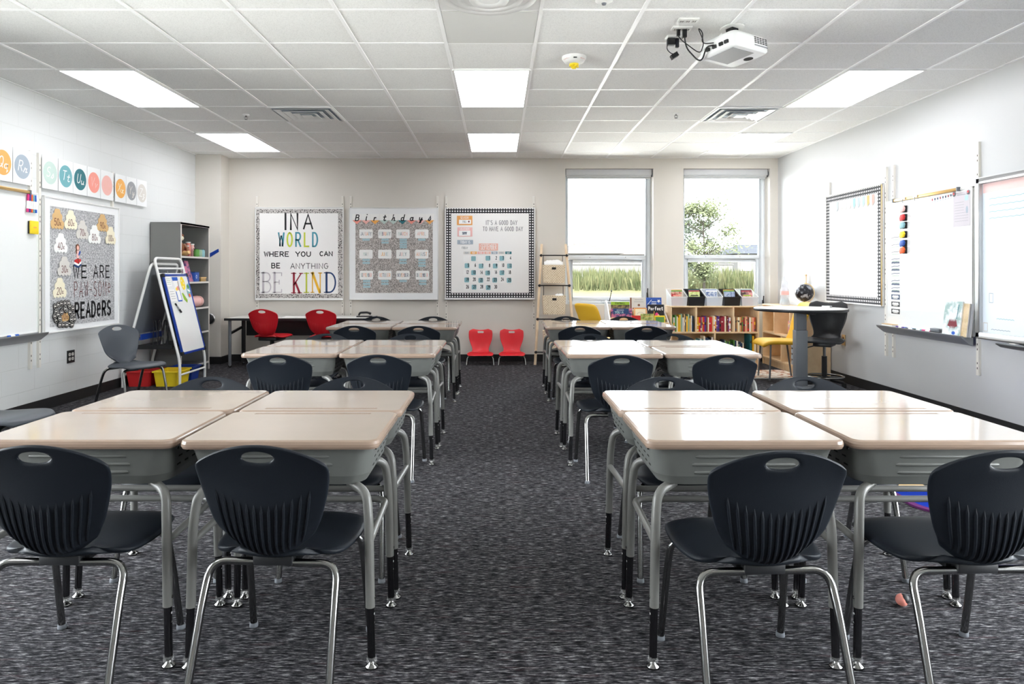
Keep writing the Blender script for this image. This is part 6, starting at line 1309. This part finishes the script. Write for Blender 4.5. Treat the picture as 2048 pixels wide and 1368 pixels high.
for i, (Y, m, lab, dd, lean, hh) in enumerate(((5.76, 'cover_sketch', 'white picture book with sketchy green print standing on the right tray', .100, -7, .285), (5.70, 'cover_buff', 'buff covered book leaning behind the white one on the right tray', .084, -7, .27), (5.675, 'grey', 'grey book hindmost on the right tray', .068, -7, .27))):
    q = MB().box(-.10, .10, 0, .011, 0, hh, m).box(-.098, .1004, .0015, .0095, .001, hh + .0005, 'paper')
    if i == 0: squig(q, -.03, .05, hh * .35, .03, -.0006, 'maroon'); ribbon(q, [(.05, hh * .5), (.06, hh * .9)], .008, -.0006, 'deepteal'); front_disc(q, .03, .025, .02, .014, -.0006, 'bluepen')
    tag(at(q.build('picture_book'), ontray(Y, dd, -.006), rot=(R(lean), 0, RIGHTWALL + R(4))), lab, 'book', 'books on the right tray')
# interactive board
YI, ZI, WI, HI = 4.56, .706, 1.95, 1.248
m_, nt_, b_ = new_mat('painted_projection'); b_.inputs['Base Color'].default_value = rgb((232, 242, 250)); b_.inputs['Roughness'].default_value = .35  # the projector's bluish light is painted into the base colour
mat('painted_projection_pink', (244, 206, 202), .4)  # pink strip of the projected image, painted as colour
t = thing('interactive_board', 'projection board with a painted pale blue projection at the right edge of the photo', 'screen', R3(YI, ZI, .012), RIGHTWALL)
f = MB()
for a in ((-WI / 2, -WI / 2 + .045, 0, HI), (WI / 2 - .045, WI / 2, 0, HI), (-WI / 2, WI / 2, 0, .045), (-WI / 2, WI / 2, HI - .045, HI)): f.box(a[0], a[1], -.058, .012, a[2], a[3], 'aluminium')
f.build('frame', t, bevel=.006); q = MB().box(-WI / 2 + .03, WI / 2 - .03, -.030, 0, .03, HI - .03, 'painted_projection')
front_rect(q, -WI / 2 + .05, WI / 2 - .05, HI - .12, HI - .047, -.0305, 'painted_projection_pink')
for k in range(4): squig(q, -WI / 2 + .12, -WI / 2 + .5, HI - .17 - k * .05, .006, -.0308, 'skyblue')
ribbon(q, [(-WI/2 + .12, .28), (-WI/2 + .16, .28), (-WI/2 + .16, .35), (-WI/2 + .12, .35), (-WI/2 + .12, .28)], .004, -.0308, 'slate'); squig(q, -WI / 2 + .2, -WI / 2 + .38, .16, .005, -.0308, 'skyblue'); squig(q, -WI / 2 + .14, -WI / 2 + .34, .075, .005, -.0308, 'slate')
ribbon(q, [(-WI/2 + .055, .055), (-WI/2 + .10, .055), (-WI/2 + .10, .12), (-WI/2 + .055, .12), (-WI/2 + .055, .055)], .006, -.0308, 'palegrey'); q.build('screen', t)
t = thing('pen_tray', 'dark grey pen tray under the projection board at the photo edge', 'tray', R3(4.78, .668, .0), RIGHTWALL)
MB().prism([(-.02, -.02), (-.10, -.005), (-.14, .02), (-.13, .026), (-.02, .012)], -.44, .44, 'black_plastic', axis='x').build('body', t, bevel=.003); MB().box(-.43, .43, -.128, -.03, .018, .027, 'grey_steel').build('top_panel', t); MB().box(-.36, -.30, -.09, -.06, .026, .032, 'palegrey').build('button', t)
MB().box(-.43, .43, -.03, 0, -.012, .02, 'black_plastic').build('wall_bracket', t)
outlet('wall_outlet', 'tan wall outlet behind the swivel chair on the right wall', R3(7.78, .47), RIGHTWALL, .075, .118, 'tan', 'brown', 2, 1)

# ---------------------------------------------------------------- reading corner at the right
t = thing('round_table', 'round standing height table with black edge on one grey column', 'table', (3.14, 7.30, 0)); TT, RAD = .848, .455
MB().lathe([(0, TT - .026), (RAD - .006, TT - .026), (RAD - .006, TT), (0, TT)], 'table_top', 64, smooth=False).build('tabletop', t)
MB().lathe([(RAD - .006, TT - .029), (RAD, TT - .026), (RAD + .002, TT - .012), (RAD, TT - .001), (RAD - .006, TT - .0002)], 'edge_black', 64).build('edge_band', t)
MB().box(-.062, .062, -.045, .045, .02, .62, 'grey_steel').build('column', t, bevel=.008); MB().box(-.054, .054, -.038, .038, .62, TT - .03, 'grey_steel').build('inner_column', t, bevel=.006)
MB().box(-.03, .03, -.30, .30, TT - .055, TT - .029, 'black_metal').build('support_bar', t); MB().box(-.06, .06, -.33, .33, .012, .045, 'grey_steel').box(-.29, .29, -.05, .05, .012, .045, 'grey_steel').build('base', t, bevel=.006)
for a, b_ in ((-.0, .31), (0, -.31), (.27, 0), (-.27, 0)): MB().lathe([(.022, .014), (.024, .006), (.02, 0)], 'black_rubber', 14, c=(a, b_, 0)).build('foot', t)
t = thing('chalk_box', 'small white box on the round standing table', 'box', (3.445, 7.36, TT), R(8)); MB().box(-.045, .045, -.02, .02, 0, .02, 'white').build('body', t, bevel=.002); MB().box(.02, .046, -.021, .021, .001, .021, 'grey').build('end_flap', t)
t = thing('low_bookcase', 'low maple bookcase along the right wall behind the round table', 'bookcase', (0, 0, 0)); X0, X1, Y0, Y1, T, e = 3.545, 3.818, 8.06, 9.42, .80, .018
for y in (Y0, Y1 - e): MB().box(X0, X1, y, y + e, 0, T - e, 'maple').build('side_panel', t)
MB().box(X0 - .003, X1, Y0, Y1, T - e, T, 'maple').build('top_board', t, bevel=.003); MB().box(X1 - .01, X1, Y0 + e, Y1 - e, .05, T - e, 'maple').build('back_panel', t)
for z in (.42, .085): MB().box(X0, X1 - .01, Y0 + e, Y1 - e, z, z + e, 'maple').build('shelf', t)
MB().box(X0 + .015, X0 + .03, Y0 + e, Y1 - e, 0, .085, 'maple').build('plinth', t)
for y, z0, z1 in ((9.03, .438, T - e), (8.54, .438, T - e), (8.80, .103, .42)): MB().box(X0, X1 - .01, y - e / 2, y + e / 2, z0, z1, 'maple').build('divider', t)
rebase(t, (X0 + X1) / 2, (Y0 + Y1) / 2)
random.seed(12)
for i, (m, lab) in enumerate((('purple', 'purple book against the divider in the low bookcase'), ('violet', 'violet book, second from the divider in the low bookcase'), ('coral', 'coral book, third from the divider in the low bookcase'))): book(.022, .14, .20 - .01 * i, m, (3.635, 8.57 + i * .025, .4385), R(-90), lab, 'books in the low bookcase')
book(.018, .14, .23, 'amber', (3.635, 9.055, .4385), R(-90), 'amber book standing alone at the far end of the low bookcase', 'books in the low bookcase')
for k in range(4):
    t = thing('letter_tray', 'grey letter tray in the low bookcase, %s of the stack of four' % ('bottom one', 'second from the bottom', 'third from the bottom', 'top one')[k], 'tray', (3.675, 8.43, .104 + k * .068), group='stacked grey letter trays')
    MB().box(-.115, .115, -.10, .10, 0, .006, 'slate').box(-.115, -.109, -.10, .10, .006, .05, 'slate').box(.109, .115, -.10, .10, .006, .066, 'slate').build('body', t); MB().box(-.11, .115, -.103, -.098, 0, .066, 'grey').box(-.11, .115, .098, .103, 0, .066, 'grey').build('side_wall', t)
GC = (3.705, 8.50, .972)
t = thing('globe', 'black globe with pale continents on a gold stand on the low bookcase', 'globe', (GC[0], GC[1], .80)); MB().sphere((0, 0, .172), .106, 'globe_map', 28).build('ball', t)
MB().lathe([(.075, 0), (.075, .012), (.02, .022), (.014, .04)], 'gold_rail', 24).build('base', t); MB().tube([(.115 * math.sin(R(a)) * .8, .115 * math.sin(R(a)) * -.6, .172 + .115 * -math.cos(R(a))) for a in range(-10, 181, 10)], .005, 'gold_rail', 8).sphere((0, 0, .06), .012, 'gold_rail', 10).build('meridian_arm', t)
t = thing('clear_ornament', 'clear plastic tower ornament with pink and blue bands beside the globe', 'ornament', (3.68, 9.02, .80))
MB().lathe([(.06, 0), (.062, .02), (.045, .09), (.052, .11), (.05, .2), (.035, .22), (.04, .24), (.034, .30), (.012, .32), (.014, .36), (0, .37)], 'clear_bottle', 20).build('body', t); MB().lathe([(.053, .03), (.05, .07)], 'skyblue', 20).build('blue_band', t); MB().lathe([(.0535, .13), (.053, .18)], 'softpink', 20).build('pink_band', t)
t = thing('wooden_ruler', 'short pale wooden post leaning on the wall behind the globe', 'wooden post', (3.80, 8.68, .80)); MB().box(-.008, .008, -.02, .02, 0, .385, 'pine').build('post', t, bevel=.002); MB().box(-.009, .009, -.021, .021, .375, .392, 'tan').build('tip', t)
# rugs
t = thing('leaf_rug', 'cream rug with rust leaf print in the reading corner', 'rug', (3.02, 8.38, 0)); MB().box(-.50, .505, -.32, .33, .0, .010, 'leaf_print_rug').build('pile', t); q = MB()
for a in ((-.51, .515, -.33, -.32), (-.51, .515, .33, .34), (-.51, -.50, -.32, .33), (.505, .515, -.32, .33)): q.box(*a, 0, .009, 'palegrey')
q.build('binding', t)
mat('rug_blue', (14, 44, 140), .95, spec=.05); mat('rug_purple', (92, 44, 92), .95, spec=.05)
t = thing('play_rug', 'bright blue rug with purple edge on the floor right of the desks', 'rug', (2.85, 4.62, 0)); MB().prism(rrect(1.34, 2.16, .14, 8), .0, .010, 'rug_blue', axis='z').build('pile', t)
o_ = rrect(1.40, 2.22, .17, 8); i_ = rrect(1.33, 2.15, .14, 8); n = len(o_); q = MB()
q.add([(x, y, 0) for x, y in o_] + [(x, y, .011) for x, y in o_] + [(x, y, .011) for x, y in i_], [(k, (k + 1) % n, n + (k + 1) % n, n + k) for k in range(n)] + [(n + k, n + (k + 1) % n, 2 * n + (k + 1) % n, 2 * n + k) for k in range(n)], 'rug_purple'); q.build('border', t)
MB().prism([(-.50 + .55 * math.cos(2*PI*k/20), .0 + .75 * math.sin(2*PI*k/20)) if math.cos(2*PI*k/20) > -.3 else (-.62, .75 * math.sin(2*PI*k/20)) for k in range(20)], .010, .0115, 'tan', axis='z').build('printed_island', t)
t = thing('pink_ball', 'small pink and black ball on the carpet under the front right desks', 'ball', (1.475, 2.565, .022)); MB().sphere((0, 0, 0), .022, 'coral', 16).build('ball', t); q = MB().sphere((.006, -.003, .004), .0195, 'black', 14); q.build('black_patch', t)
